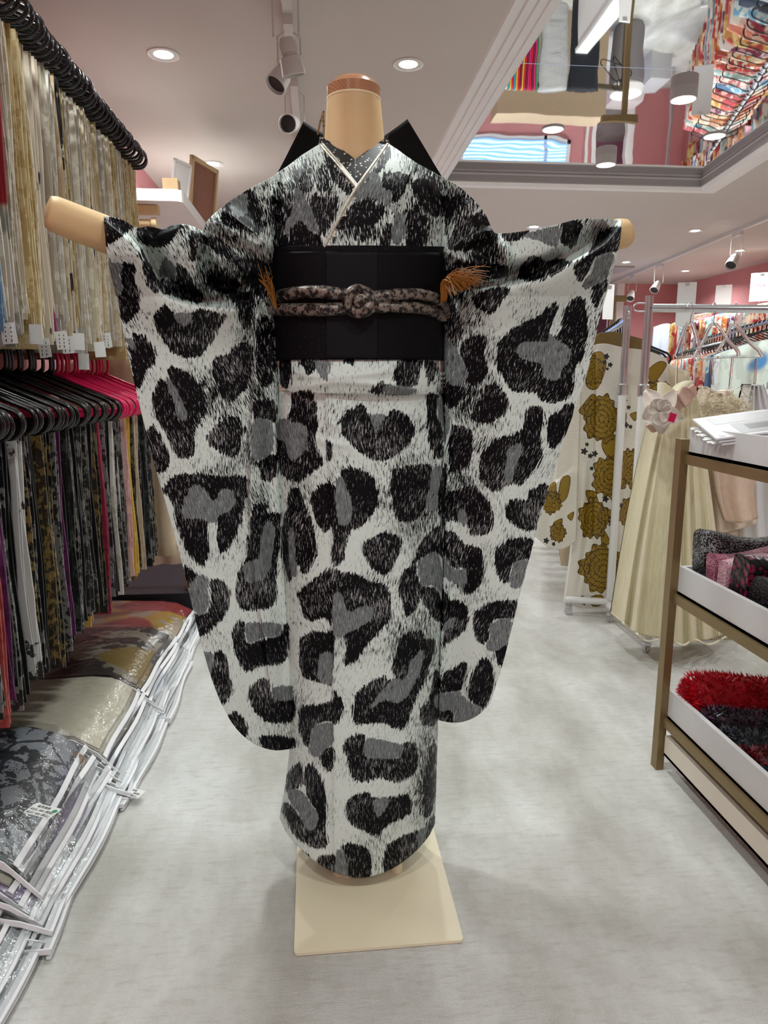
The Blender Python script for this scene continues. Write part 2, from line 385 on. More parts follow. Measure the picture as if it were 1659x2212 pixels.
# ================================================================== kimono on the mannequin
BLACK = [  # black spots; a few outlines paint the shade of sleeve folds
 # fold under the sash
 [(606,778),(628,778),(630,800),(622,835),(606,830)], [(650,778),(684,780),(680,798),(668,808),(655,795)], [(742,776),(767,776),(764,787),(746,786)],
 [(864,776),(911,776),(908,808),(894,836),(866,842),(850,815)], [(796,848),(806,836),(823,823),(834,832),(830,850)], [(920,782),(940,784),(939,815),(924,832)],
 # skirt
 [(633,849),(676,849),(685,912),(681,955),(695,1003),(663,1028),(643,1041),(608,1023),(598,962),(600,912),(620,905),(628,874)],
 [(737,917),(745,894),(767,879),(783,874),(795,892),(800,897),(831,897),(846,887),(871,892),(891,912),(896,930),(879,963),(846,988),(821,995),(795,988),(762,963),(740,937)],
 [(704,952),(717,960),(716,985),(709,998),(704,985)], [(922,854),(945,856),(945,899),(957,922),(955,983),(942,988),(927,952),(924,912)],
 [(742,1016),(757,1009),(795,1023),(813,1051),(815,1089),(798,1120),(777,1140),(757,1147),(745,1190),(737,1216),(718,1216),(718,1140),(699,1150),(681,1120),(671,1071),(686,1054),(712,1041),(727,1046)],
 [(856,1011),(922,1003),(934,1013),(927,1051),(919,1097),(896,1122),(861,1125),(851,1089),(841,1059),(848,1026)], [(955,1008),(964,1011),(960,1114),(955,1135),(945,1077)],
 [(626,1061),(646,1060),(656,1082),(674,1127),(684,1190),(669,1228),(653,1239),(638,1216),(626,1256),(618,1241),(608,1165),(613,1127)],
 [(783,1175),(808,1160),(833,1150),(866,1163),(864,1185),(846,1228),(828,1244),(808,1231),(788,1203)],
 [(907,1175),(945,1137),(957,1160),(957,1206),(940,1193),(919,1200),(899,1216),(909,1261),(919,1266),(940,1271),(952,1287),(955,1340),(936,1336),(922,1315),(909,1292),(896,1317),(880,1331),(871,1309),(861,1261),(869,1236),(889,1221)],
 [(646,1279),(674,1254),(702,1233),(717,1236),(718,1345),(700,1334),(672,1342),(656,1328),(645,1300)],
 [(722,1231),(742,1239),(757,1236),(795,1254),(836,1269),(846,1299),(845,1310),(843,1336),(821,1364),(793,1392),(776,1418),(754,1437),(743,1429),(748,1384),(722,1355),(719,1290)],
 [(647,1384),(672,1364),(701,1367),(720,1362),(722,1384),(720,1435),(717,1479),(701,1477),(672,1468),(653,1460),(647,1420)],
 [(874,1370),(914,1367),(916,1381),(937,1381),(936,1412),(916,1474),(902,1502),(886,1547),(872,1572),(849,1572),(827,1561),(771,1564),(762,1547),(768,1502),(793,1479),(827,1460),(832,1468),(855,1465),(846,1443),(860,1401)],
 [(644,1538),(664,1524),(715,1516),(720,1491),(737,1510),(743,1530),(731,1558),(720,1566),(712,1558),(687,1564),(673,1580),(670,1611),(656,1606),(647,1575)],
 [(689,1628),(703,1617),(720,1614),(720,1648),(709,1667),(698,1653)],
 [(743,1611),(754,1594),(776,1586),(790,1594),(790,1631),(827,1634),(863,1634),(866,1611),(888,1603),(902,1620),(900,1659),(888,1676),(858,1690),(821,1681),(787,1690),(762,1681),(751,1645)],
 [(748,1737),(762,1721),(793,1712),(810,1723),(855,1721),(880,1715),(888,1735),(883,1760),(846,1777),(827,1793),(813,1805),(782,1793),(751,1771)],
 [(619,1673),(644,1648),(650,1653),(653,1693),(625,1712),(616,1707)],
 [(661,1656),(673,1653),(695,1679),(703,1721),(706,1763),(701,1791),(708,1824),(684,1833),(653,1819),(633,1799),(611,1754),(614,1735),(633,1743),(659,1777),(678,1788),(687,1763),(673,1737),(659,1707)],
 [(600,1775),(619,1802),(626,1830),(604,1813)], [(647,1841),(667,1847),(673,1868),(655,1866)], [(684,1858),(703,1847),(726,1850),(726,1896),(698,1896)],
 [(743,1824),(773,1824),(796,1838),(801,1864),(799,1896),(754,1896),(740,1847)], [(830,1850),(838,1827),(872,1805),(911,1794),(914,1819),(897,1855),(874,1874),(832,1890)],
 [(925,1777),(940,1763),(942,1813),(914,1840),(916,1799)], [(925,1622),(944,1611),(942,1662),(935,1749),(916,1763),(914,1721)], [(939,1451),(952,1457),(950,1482),(946,1558),(911,1566),(908,1530),(928,1510)],
 # left sleeve
 [(218,474),(280,476),(291,487),(278,498),(250,520),(222,526)], [(297,488),(333,490),(366,482),(394,486),(377,509),(366,526),(339,534),(308,526)], [(303,543),(316,556),(333,587),(344,629),(328,629),(316,612)],  # last outline paints the dark of a fold, not a spot
 [(261,573),(278,568),(290,579),(291,606),(303,634),(300,667),(286,687),(272,698),(261,684),(253,645),(264,623)],
 [(339,676),(355,656),(377,678),(411,676),(436,667),(477,678),(488,684),(472,712),(458,737),(441,759),(422,773),(377,764),(355,739),(336,706),(330,684)],
 [(291,720),(316,731),(333,759),(336,784),(316,800),(308,828),(294,839),(283,781),(275,742),(286,734)],
 [(364,795),(394,798),(422,820),(441,856),(447,884),(433,909),(419,939),(416,983),(394,992),(377,978),(355,931),(333,895),(330,861),(344,820),(364,825)],
 [(461,773),(491,767),(511,745),(541,745),(544,787),(541,828),(519,850),(494,873),(477,850),(461,809)], [(447,942),(477,911),(494,900),(519,906),(522,939),(513,978),(499,986),(463,967)],
 [(314,936),(330,917),(344,936),(366,981),(364,1008),(339,1022),(322,992)], [(558,703),(588,690),(594,800),(580,834),(558,828),(552,787)], [(549,870),(594,867),(597,911),(583,909),(549,906)], [(561,995),(594,983),(599,1022),(569,1039)],
 [(411,500),(444,512),(477,515),(505,545),(499,562),(477,551),(450,531),(427,526),(422,559),(411,559)], [(450,468),(472,476),(494,470),(519,457),(527,484),(569,495),(563,504),(527,495),(477,487)],
 [(505,559),(561,562),(580,584),(547,595),(513,579)], [(461,612),(477,595),(505,601),(519,617),(499,631),(466,626)], [(494,640),(519,629),(547,640),(544,684),(527,712),(516,690),(511,662)],
 [(380,573),(400,579),(422,612),(441,645),(422,654),(377,640),(350,631),(344,606),(366,601),(380,606)],
 [(353,1054),(377,1029),(422,1023),(477,1029),(527,1029),(533,1057),(527,1095),(519,1132),(502,1173),(483,1193),(472,1184),(469,1151),(469,1126),(455,1126),(447,1137),(450,1165),(452,1193),(444,1217),(436,1224),(419,1209),(400,1184),(389,1151),(377,1120),(377,1095),(366,1076)],
 [(547,1093),(577,1090),(580,1107),(605,1112),(605,1179),(599,1234),(597,1290),(588,1309),(566,1317),(516,1312),(511,1251),(530,1204),(538,1151)],
 [(394,1223),(411,1229),(427,1245),(422,1270),(411,1276),(405,1265)], [(452,1256),(477,1254),(497,1278),(497,1303),(477,1339),(438,1373),(427,1367),(419,1328),(444,1323),(455,1298)],
 [(505,1359),(516,1342),(530,1351),(533,1387),(569,1381),(602,1373),(616,1348),(624,1359),(616,1428),(561,1439),(544,1450),(524,1445),(511,1414),(502,1381)],
 [(461,1414),(477,1406),(488,1417),(494,1456),(502,1484),(494,1511),(475,1523),(461,1495),(452,1456)], [(536,1495),(561,1467),(583,1473),(588,1495),(630,1489),(634,1553),(602,1561),(572,1556),(544,1528)],
 [(486,1553),(505,1536),(524,1548),(536,1575),(527,1595),(505,1589),(488,1572)], [(563,1592),(599,1589),(637,1597),(634,1615),(583,1628),(569,1617)],
 # shoulders and chest
 [(491,422),(526,411),(556,422),(564,488),(560,503),(518,496),(479,476)], [(587,430),(637,453),(610,492),(626,530),(603,545),(595,488)], [(641,368),(668,380),(676,407),(653,415),(641,391)],
 [(630,476),(661,480),(695,523),(691,545),(634,545)], [(676,422),(707,430),(730,426),(726,465),(707,496),(695,507),(672,453)], [(769,438),(807,438),(830,453),(807,484),(745,496),(726,488)],
 [(830,376),(884,380),(877,407),(853,438),(842,415),(826,407)], [(892,391),(934,391),(954,422),(946,468),(923,453),(892,415)], [(850,468),(888,457),(923,480),(919,530),(880,530),(877,492)], [(830,491),(846,488),(842,530),(819,540)],
 [(958,422),(992,445),(973,476),(965,507),(958,468)], [(1000,468),(1058,468),(1077,515),(1031,538),(969,538),(973,507)], [(977,569),(1039,565),(1093,577),(1097,596),(1039,604),(1008,580)],
 [(698,330),(715,345),(758,398),(765,412),(752,420),(720,385)], [(832,325),(842,330),(838,350),(790,415),(765,462),(752,470),(790,400)],
 # right sleeve
 [(1085,502),(1140,496),(1128,515),(1094,521)], [(1206,485),(1250,476),(1256,498),(1244,524),(1230,535),(1212,521)], [(1134,564),(1160,553),(1180,564),(1209,559),(1230,564),(1232,570),(1180,602),(1120,605)],  # last outline paints the shadow in the hollow above the swag edge
 [(1296,501),(1346,490),(1341,527),(1331,541),(1319,547),(1290,553),(1276,576),(1256,608),(1241,590),(1244,567),(1273,547)], [(1282,616),(1312,605),(1293,663),(1279,648),(1279,631)],
 [(1021,640),(1056,625),(1099,622),(1082,654),(1065,677),(1041,671),(1024,657)],
 [(1082,732),(1123,700),(1163,683),(1192,654),(1204,654),(1201,680),(1186,715),(1198,726),(1212,709),(1218,671),(1241,645),(1258,643),(1270,683),(1267,729),(1258,773),(1241,802),(1235,851),(1204,868),(1169,865),(1157,848),(1108,845),(1088,816),(1073,793),(1073,752)],
 [(998,738),(1044,724),(1050,744),(1047,773),(1053,807),(1021,836),(1010,825),(998,787)], [(1021,891),(1056,833),(1076,831),(1099,868),(1096,891),(1056,914),(1027,909)], [(969,637),(989,677),(995,724),(981,752),(966,729),(960,700)],
 [(958,831),(995,833),(992,868),(966,880)], [(972,926),(1007,923),(1021,943),(1015,1004),(987,1021),(969,1004)],
 [(1140,883),(1172,880),(1175,900),(1166,945),(1170,990),(1145,1025),(1125,1049),(1112,1045),(1094,1049),(1073,1062),(1046,1049),(1036,1024),(1041,981),(1070,949),(1122,932)],
 [(1186,903),(1209,886),(1239,870),(1234,909),(1211,955),(1195,969),(1183,952)],
 [(962,1065),(981,1060),(1008,1049),(1027,1054),(1052,1079),(1065,1108),(1060,1146),(1036,1155),(1017,1155),(1008,1130),(989,1127),(962,1119)],
 [(1093,1103),(1103,1081),(1136,1079),(1144,1060),(1183,1046),(1178,1081),(1161,1122),(1154,1144),(1128,1144),(1106,1130),(1093,1117)],
 [(958,1152),(981,1152),(1003,1176),(1036,1184),(1044,1212),(1041,1258),(1008,1285),(1000,1271),(1006,1231),(981,1228),(960,1212)],
 [(1074,1182),(1109,1165),(1150,1165),(1144,1206),(1109,1217),(1101,1252),(1090,1258),(1074,1241),(1068,1203)], [(957,1279),(971,1293),(992,1298),(1010,1315),(1006,1358),(989,1374),(965,1391),(956,1388)],
 [(1022,1339),(1036,1317),(1063,1301),(1117,1298),(1106,1339),(1074,1336),(1060,1350),(1057,1380),(1041,1391),(1027,1377)], [(1071,1399),(1097,1388),(1091,1437),(1074,1431)],
 [(952,1464),(981,1442),(1006,1431),(1006,1461),(995,1488),(954,1499)], [(1019,1456),(1041,1423),(1060,1431),(1068,1469),(1060,1502),(1044,1532),(1017,1515),(1011,1496)], [(946,1553),(954,1534),(976,1534),(979,1565),(955,1563)]]
GREYS = [
 [(681,780),(712,780),(710,810),(706,823),(690,812)], [(833,832),(895,838),(895,852),(833,852)],
 [(615,904),(631,912),(651,914),(663,925),(663,950),(653,980),(633,995),(625,988),(618,955),(598,947),(598,912)], [(800,898),(815,894),(831,898),(823,917),(815,932),(808,932),(803,917)],
 [(945,861),(970,887),(970,937),(960,962),(957,922),(945,902)], [(727,1036),(740,1033),(755,1071),(760,1102),(755,1130),(737,1135),(729,1120),(724,1077)], [(934,1013),(955,1011),(947,1064),(942,1102),(919,1097),(929,1051)],
 [(623,1147),(633,1142),(638,1165),(638,1203),(641,1239),(631,1241),(623,1190)], [(902,1223),(917,1203),(940,1193),(952,1213),(957,1266),(952,1282),(934,1264),(919,1269),(909,1256)],
 [(720,1290),(735,1280),(742,1300),(757,1322),(776,1311),(799,1311),(804,1334),(776,1356),(751,1367),(731,1378),(720,1360)], [(691,1415),(717,1412),(717,1457),(714,1479),(689,1468)],
 [(888,1429),(908,1404),(916,1418),(900,1468),(880,1502),(860,1519),(832,1513),(801,1530),(816,1502),(849,1468),(874,1465)], [(675,1578),(689,1564),(715,1561),(720,1575),(720,1606),(701,1620),(687,1636),(673,1631),(667,1617)],
 [(790,1597),(818,1597),(846,1603),(869,1611),(863,1636),(827,1639),(790,1634)], [(807,1729),(841,1726),(832,1749),(818,1765),(810,1754)], [(622,1707),(653,1709),(673,1737),(687,1763),(678,1791),(659,1788),(647,1760),(633,1743),(625,1729)],
 [(726,1841),(740,1838),(748,1861),(751,1896),(726,1896)], [(902,1800),(925,1785),(918,1815),(905,1840)],
 [(228,568),(258,569),(266,576),(258,595),(264,623),(255,640),(247,634)], [(375,678),(414,678),(408,700),(391,703)], [(266,731),(288,734),(289,757)], [(358,817),(372,825),(389,856),(402,889),(400,909),(383,900),(377,873)],
 [(547,909),(583,909),(591,939),(588,975),(558,995),(544,981)], [(344,595),(355,559),(377,573),(380,604),(366,601)],
 [(394,1095),(411,1054),(430,1047),(444,1059),(455,1076),(466,1079),(475,1059),(499,1059),(508,1076),(499,1101),(477,1112),(466,1126),(452,1129),(447,1126),(427,1120),(400,1120)],
 [(572,1132),(588,1129),(594,1151),(588,1195),(583,1229),(561,1254),(530,1256),(530,1217),(558,1204),(563,1165)], [(427,1245),(444,1245),(452,1256),(450,1281),(452,1303),(441,1326),(422,1323),(405,1281)],
 [(530,1348),(561,1345),(605,1348),(602,1373),(569,1378),(536,1389)], [(437,1409),(461,1412),(461,1439),(452,1456),(440,1428)], [(588,1487),(630,1482),(632,1510),(600,1512)],
 [(495,430),(529,418),(533,461),(506,465)], [(637,407),(653,415),(676,461),(688,499),(668,499),(649,476),(618,507),(614,488),(634,445)], [(780,384),(815,376),(826,407),(846,415),(838,445),(799,426),(765,434)], [(853,468),(877,465),(869,522),(846,522)],
 [(1134,507),(1209,488),(1209,521),(1198,533),(1166,521)], [(1285,561),(1319,544),(1326,561),(1309,602),(1287,614),(1267,625),(1258,614),(1279,585)],
 [(1117,752),(1134,738),(1180,738),(1186,721),(1195,726),(1209,738),(1235,758),(1224,787),(1212,802),(1209,819),(1177,819),(1169,787),(1140,778),(1120,770)],
 [(952,706),(966,729),(989,758),(1010,802),(1001,825),(972,831),(958,787)], [(1099,969),(1123,958),(1128,975),(1111,1016),(1102,1043),(1090,1035),(1094,990)],
 [(992,1100),(1006,1105),(1010,1130),(1000,1138),(988,1120)], [(958,1206),(981,1228),(1006,1231),(1003,1268),(981,1260),(958,1241)], [(1109,1217),(1142,1212),(1129,1258),(1119,1271),(1101,1263)], [(962,1344),(984,1334),(976,1355),(960,1360)],
 [(1063,1347),(1104,1336),(1098,1385),(1068,1407),(1049,1399),(1057,1377)], [(940,1502),(989,1494),(998,1502),(1014,1515),(1041,1532),(1017,1560),(981,1565),(979,1537),(945,1532)]]
FUR = [(620,440,70,90,.6),(560,470,60,60,.5),(700,400,40,50,.55),(800,440,60,60,.5),(900,470,60,60,.45),(1000,450,60,60,.5),(1040,540,60,40,.55),(500,520,80,60,.5),(560,600,50,70,.6),(480,600,60,50,.5),(980,600,40,60,.6),(960,760,30,120,.5),(560,820,30,160,.4),(640,400,60,60,.55),(690,440,40,60,.5),(930,420,40,60,.4),(900,330,60,50,.3),(520,560,70,60,.5),(540,700,50,90,.4),(430,520,40,60,.35),(915,1090,60,120,.45),(905,1400,50,130,.35),(925,1650,40,160,.4),(870,990,50,60,.3),(1000,700,60,60,.4),(1010,880,50,60,.45),(1000,1040,50,40,.4),(470,880,60,90,.35),(500,1020,60,50,.3),(540,1000,40,120,.35),(640,700,30,30,.3),(600,640,50,60,.5),(1010,500,60,60,.4),(780,500,60,40,.45),(660,1070,30,40,.2),(840,1300,60,60,.2),(1050,1000,60,60,.2)]
def pattern(P):
    """signed distances of the traced spots and painted fold shade at pixel positions P (baked onto the cloth as attributes)"""
    b = np.full(P.shape[:-1], -99.0); g = b.copy(); f = np.zeros(P.shape[:-1])
    for q in BLACK: b = np.maximum(b, sdf(P, q))
    for q in GREYS: g = np.maximum(g, sdf(P, q))
    for cx, cy, rx, ry, s in FUR: f = np.maximum(f, s*np.exp(-((P[..., 0]-cx)/rx)**2-((P[..., 1]-cy)/ry)**2))
    return b, g, f
def leopard():
    m = NT('leopard_brocade')
    at = lambda n: m.add('ShaderNodeAttribute', attribute_name=n)
    uv = at('clothuv').outputs['Vector']; spot = at('spot').outputs['Fac']; grey = at('greyzone').outputs['Fac']; fur = at('fur').outputs['Fac']
    warp = m.add('ShaderNodeTexNoise', i_Vector=uv, i_Scale=6.0, i_Detail=1.0)
    wv = m.add('ShaderNodeVectorMath', operation='MULTIPLY_ADD', i_0=warp.outputs['Color'], i_1=(.06, .02, 0), i_2=uv).outputs[0]
    sx = m.add('ShaderNodeSeparateXYZ', i_0=wv)
    lean = m.math('MULTIPLY', m.math('MULTIPLY', m.math('SUBTRACT', sx.outputs[0], .78), .8), m.math('SUBTRACT', sx.outputs[1], .4))
    wv = m.add('ShaderNodeCombineXYZ', i_0=m.math('ADD', sx.outputs[0], lean), i_1=sx.outputs[1]).outputs[0]
    mp = m.add('ShaderNodeMapping', i_Vector=wv); mp.inputs['Scale'].default_value = (470, 52, 1); mp.inputs['Rotation'].default_value = (0, 0, .10)
    st = m.noise(mp.outputs[0], 1.0, 3, .65)
    mp2 = m.add('ShaderNodeMapping', i_Vector=wv); mp2.inputs['Scale'].default_value = (210, 28, 1); mp2.inputs['Rotation'].default_value = (0, 0, .10)
    st2 = m.noise(mp2.outputs[0], 1.0, 2, .6)
    low = m.noise(uv, 9.0, 2)
    # ragged spot edges
    e = m.math('ADD', spot, m.math('MULTIPLY', m.math('SUBTRACT', st2, .48), 27))
    inb = m.math('GREATER_THAN', e, 0)
    eg = m.math('ADD', grey, m.math('MULTIPLY', m.math('SUBTRACT', st2, .5), 17))
    ing = m.math('GREATER_THAN', eg, 0)
    # pale hairs inside the black, dark hairs on the pale ground
    dw = m.math('ADD', m.math('MULTIPLY', m.math('SUBTRACT', low, .5), .30), .605)
    hairw = m.math('GREATER_THAN', st, dw)
    dk = m.math('ADD', m.math('MULTIPLY', fur, .36), m.math('MULTIPLY', m.math('SUBTRACT', low, .42), .42))
    dk = m.math('ADD', dk, .365)
    hairk = m.math('LESS_THAN', st, dk)
    pale = m.mix(hairk, sc(218, 230, 224), sc(12, 12, 15))
    blk = m.mix(hairw, sc(9, 9, 12), sc(180, 182, 182))
    gry = m.mix(m.math('GREATER_THAN', st, .60), sc(114, 122, 122), sc(176, 180, 180))
    gry = m.mix(m.math('LESS_THAN', st, .42), gry, sc(60, 58, 60))
    c = m.mix(inb, pale, blk); c = m.mix(ing, c, gry)
    m.link(c, m.b.inputs['Base Color'])
    lum = m.add('ShaderNodeRGBToBW', i_0=c).outputs[0]
    m.link(m.ramp(lum, 0, .6), m.b.inputs['Metallic']); m.n['Map Range'].inputs[4].default_value = 1
    m.b.inputs['Metallic'].default_value = 0
    for l in list(m.t.links):
        if l.to_socket == m.b.inputs['Metallic']: m.t.links.remove(l)
    m.b.inputs['Roughness'].default_value = .45; m.b.inputs['Specular IOR Level'].default_value = .12
    m.bump(st, .15, .001); return m.m
M_LEO = leopard()
M_BLK = NT('black_sash_weave')
_v = M_BLK.coord(); _n = M_BLK.noise(_v, 900, 1); _l = M_BLK.noise(_v, 5, 1)
M_BLK.link(M_BLK.mix(M_BLK.math('GREATER_THAN', M_BLK.math('ADD', _n, M_BLK.math('MULTIPLY', _l, .12)), .83), sc(5, 5, 8), sc(150, 150, 155)), M_BLK.b.inputs['Base Color'])
M_BLK.b.inputs['Roughness'].default_value = .6; M_BLK.b.inputs['Specular IOR Level'].default_value = .15; M_BLK = M_BLK.m
M_NAVY = col('navy_black_sash_panel', sc(5, 8, 13), .6, noise=.15, nscale=200, Specular_IOR_Level=.2)
M_JET = col('jet_black_satin', sc(4, 4, 6), .6, noise=.1, nscale=80, Specular_IOR_Level=.15)
M_SKIN = col('mannequin_leather', sc(222, 188, 138), .55, noise=.05, nscale=14, bump=.06, bscale=120)
def wood_cap():
    m = NT('varnished_wood'); v = m.coord(scale=(1, 1, 3), rot=(.6, .3, 0))
    wv = m.add('ShaderNodeTexWave', i_Vector=v, i_Scale=60.0, i_Distortion=2.0, i_Detail=2.0)
    m.link(m.mix(wv.outputs[1], sc(168, 116, 82), sc(192, 138, 100)), m.b.inputs['Base Color'])
    m.b.inputs['Roughness'].default_value = .18; m.b.inputs['Coat Weight'].default_value = .6; return m.m
M_WOOD = wood_cap()
M_SILV = col('silver_cord', sc(200, 196, 182), .3, metal=.8, noise=.3, nscale=500, bump=.5, bscale=700)
M_CREAM = col('cream_enamel', sc(236, 226, 196), .35, noise=.02, nscale=5)
YC = 1.46
def cloth(name, Px, Yd, mat, parent, back=None, thick=.0, two=False):
    """front sheet laid out from traced outlines Px (rows, cols, 2) at depths Yd; two=True closes it with a back sheet"""
    Wd = at_y(Px[..., 0], Px[..., 1], Yd)
    nv, nu = Px.shape[:2]; q = MB(); q.grid(Wd)
    n0 = len(q.v)
    if two:
        Bk = Wd.copy(); Bk[..., 1] = back(Wd) if callable(back) else back
        q.grid(Bk[:, ::-1])
        idx = lambda i, j: i*nu+j; jdx = lambda i, j: n0+i*nu+(nu-1-j)
        edge = [(0, j) for j in range(nu)]+[(i, nu-1) for i in range(1, nv)]+[(nv-1, j) for j in range(nu-2, -1, -1)]+[(i, 0) for i in range(nv-2, 0, -1)]
        for (a, b) in zip(edge, edge[1:]+edge[:1]): q.f.append((idx(*a), jdx(*a), jdx(*b), idx(*b))); q.mi.append(0)
    o = q.build(name, mat, parent, 'all', fix=False)
    me = o.data
    pp = Px.reshape(-1, 2)
    if two: pp = np.r_[pp, Px[:, ::-1].reshape(-1, 2)]
    if mat is M_LEO:
        b, g, f = pattern(pp)
        for nm, arr in (('spot', b), ('greyzone', g), ('fur', f)):
            a = me.attributes.new(nm, 'FLOAT', 'POINT'); a.data.foreach_set('value', arr.astype(np.float32))
    a = me.attributes.new('clothuv', 'FLOAT_VECTOR', 'POINT')
    uv = np.c_[pp/1000.0, np.zeros(len(pp))]; a.data.foreach_set('vector', uv.astype(np.float32).ravel())
    if thick:
        s = o.modifiers.new('t', 'SOLIDIFY'); s.thickness = thick; s.offset = 0
    return o
def ridge(P, pts, h, w1, w2, fade=.15):
    """fold: a ridge of height h along a traced line, w1 px wide on the left and w2 on the right of its direction"""
    d, s, t = poly_dist(P, pts)
    w = np.where(s > 0, w2, w1)
    env = np.clip(np.minimum(t/fade, (1-t)/fade), 0, 1) if fade else 1
    return h*np.exp(-(d/w)**2)*(.25+.75*env)
kim = empty('kimono', 'long-sleeved kimono in silver-white brocade with large black and grey leopard spots', 'kimono', loc=(.09, 1.46, 0))
def unparent_fix(o):
    o.matrix_parent_inverse = Matrix.Translation((-.09, -1.46, 0)); return o
def under(o, p):
    o.parent = p; o.matrix_parent_inverse = Matrix.Translation((-.09, -1.46, 0)) if p is kim else Matrix.Identity(4); return o
# body outline: pixel row -> left edge, right edge
BL = np.array([(300,600),(372,600),(450,592),(540,586),(780,604),(850,600),(1000,600),(1200,611),(1400,621),(1600,628),(1700,616),(1765,604),(1800,604),(1900,604)], float)
BR = np.array([(300,964),(385,964),(450,960),(540,956),(780,948),(850,956),(1000,968),(1200,960),(1400,950),(1600,945),(1700,942),(1780,939),(1800,939),(1900,939)], float)
def body_depth(P, hd=.115, off=0.0):
    xl = np.interp(P[..., 1], BL[:, 0], BL[:, 1]); xr = np.interp(P[..., 1], BR[:, 0], BR[:, 1])
    cx, hw = (xl+xr)/2, (xr-xl)/2+off*1000
    u = np.clip(np.abs((P[..., 0]-cx)/hw), 0, 1)
    return YC-(hd+off)*(1-u**2.4)**(1/2.0)
back_f = lambda Wd: 2*YC-Wd[..., 1]
def rows(y0, y1, nv, nu, dl=0, dr=0, bot=None, top=None):
    ys = np.linspace(y0, y1, nv); c = np.cos(np.linspace(math.pi, 0, nu))
    out = np.zeros((nv, nu, 2))
    for i, y in enumerate(ys):
        xl = np.interp(y, BL[:, 0], BL[:, 1])-dl; xr = np.interp(y, BR[:, 0], BR[:, 1])+dr
        out[i, :, 0] = (xl+xr)/2+(xr-xl)/2*c; out[i, :, 1] = y
    v = np.linspace(0, 1, nv)[:, None]
    xn = (out[..., 0]-out[..., 0].min(1, keepdims=True))/(np.ptp(out[..., 0], axis=1)[:, None])
    if bot is not None: out[..., 1] += (np.interp(xn, bot[0], bot[1]))*v**2.5
    if top is not None: out[..., 1] += (np.interp(xn, top[0], top[1]))*(1-v)**2
    return out
# skirt: hem hangs lower in the middle
hx = np.linspace(0, 1, 30); hem = 1768+122*np.sin(np.pi*np.clip(hx, 0, 1))**.72+ 12*hx
P = rows(845, 1768, 340, 150, bot=(hx, hem-1768))
Yd = body_depth(P)
Yd = Yd-ridge(P, [(704,850),(712,1000),(718,1200),(721,1500),(722,1880)], .006, 60, 3, .01)
Yd = Yd-ridge(P, [(612,860),(625,950),(640,1040)], .007, 14, 14)-ridge(P, [(700,905),(740,925),(790,930)], .004, 12, 8)-ridge(P, [(640,930),(700,955),(760,965)], .004, 10, 8)-ridge(P, [(945,870),(955,1000),(950,1200),(945,1500)], .004, 12, 12)
unparent_fix(cloth('skirt', P, Yd, M_LEO, kim, back_f, two=True))
# folded-over waist
P = rows(776, 852, 60, 170, dl=2, dr=0, bot=([0, .08, .3, 1], [-20, -6, -2, 0]))
t = (P[..., 1]-776)/76
Yd = body_depth(P)-.012-.012*np.sin(np.pi*np.clip(t, 0, 1))**.6
Yd = Yd-ridge(P, [(612,800),(700,815),(800,806),(880,790)], .006, 14, 10)-ridge(P, [(640,836),(760,826),(900,842)], .004, 8, 8)
unparent_fix(cloth('waist_fold', P, Yd, M_LEO, kim, back_f, two=True))
# upper body with the V opening
top = [(598,374),(622,358),(650,336),(690,311),(730,356),(768,402),(803,356),(838,310),(868,330),(900,352),(930,368),(966,388)]
def lerp_pts(pts, n):
    return resample(pts, n)
T = resample(top, 181); B = np.c_[np.linspace(586, 956, 181), np.full(181, 548.0)]
v = np.linspace(0, 1, 150)[:, None, None]
P = T[None]*(1-v)+B[None]*v
bow = np.sin(np.pi*v[..., 0])*6
P[..., 0] += bow*np.linspace(-1, 1, 181)[None]*-1
def chest_depth(P):
    d = body_depth(P, .12)
    k = np.clip((420-P[..., 1])/110, 0, 1)          # falls back towards the shoulders
    return d+k**1.6*.075
Yd = chest_depth(P)
Yd = Yd-ridge(P, [(648,395),(665,450),(690,520),(700,545)], .004, 20, 2, .02)-ridge(P, [(890,378),(860,440),(835,500),(822,545)], .005, 2, 24, .02)
for q, h in (([(620,375),(610,430),(604,490),(590,545)], .008), ([(655,365),(632,420),(612,500),(600,545)], .006), ([(930,385),(945,440),(950,500),(955,545)], .007)): Yd = Yd-ridge(P, q, h, 9, 9)
unparent_fix(cloth('bodice', P, Yd, M_LEO, kim, lambda Wd: np.maximum(2*YC-Wd[..., 1], Wd[..., 1]+.02), two=True))
# crossed front panel: right-hand side lies over the left
ov = coons([(838,312),(868,332),(894,356)], [(700,536),(760,545),(826,548)], [(838,312),(806,356),(768,412),(735,470),(700,536)], [(894,356),(868,420),(845,480),(826,548)], 70, 130)
Yd = chest_depth(ov)-.009
unparent_fix(cloth('front_overlap', ov, Yd, M_LEO, kim, thick=.004))
# collar edging in silver cord
for k, pts in enumerate(([(694,313),(730,355),(766,400),(770,406)], [(837,312),(806,356),(768,410),(735,468),(701,534)])):
    q = spline(pts, 8); w_ = at_y(q[:, 0], q[:, 1], chest_depth(q)-(.010 if k else .004))
    a = MB().tube(w_.tolist(), .0032, 8).build('collar_cord', M_SILV, kim, True); unparent_fix(a)
    w2 = at_y(q[:, 0]+(3 if k else 3), q[:, 1]+(3 if k else -3), chest_depth(q)-(.009 if k else .003))
    a = MB().tube(w2.tolist(), .0022, 8).build('collar_cord', M_SILV, kim, True); unparent_fix(a)
    pe = MB()
    for i in range(3, len(q)-2, 5):
        c = at_y(q[i, 0]+(7 if k else -6), q[i, 1]+5, chest_depth(q[i])-(.013 if k else .006)); pe.lathe([(0, -.0022), (.0016, -.0015), (.0022, 0), (.0016, .0015), (0, .0022)], 6, c)
    a = pe.build('pearl_beads', col('pearl', sc(235, 228, 200), .25), kim, True); unparent_fix(a); a['kind'] = 'stuff'
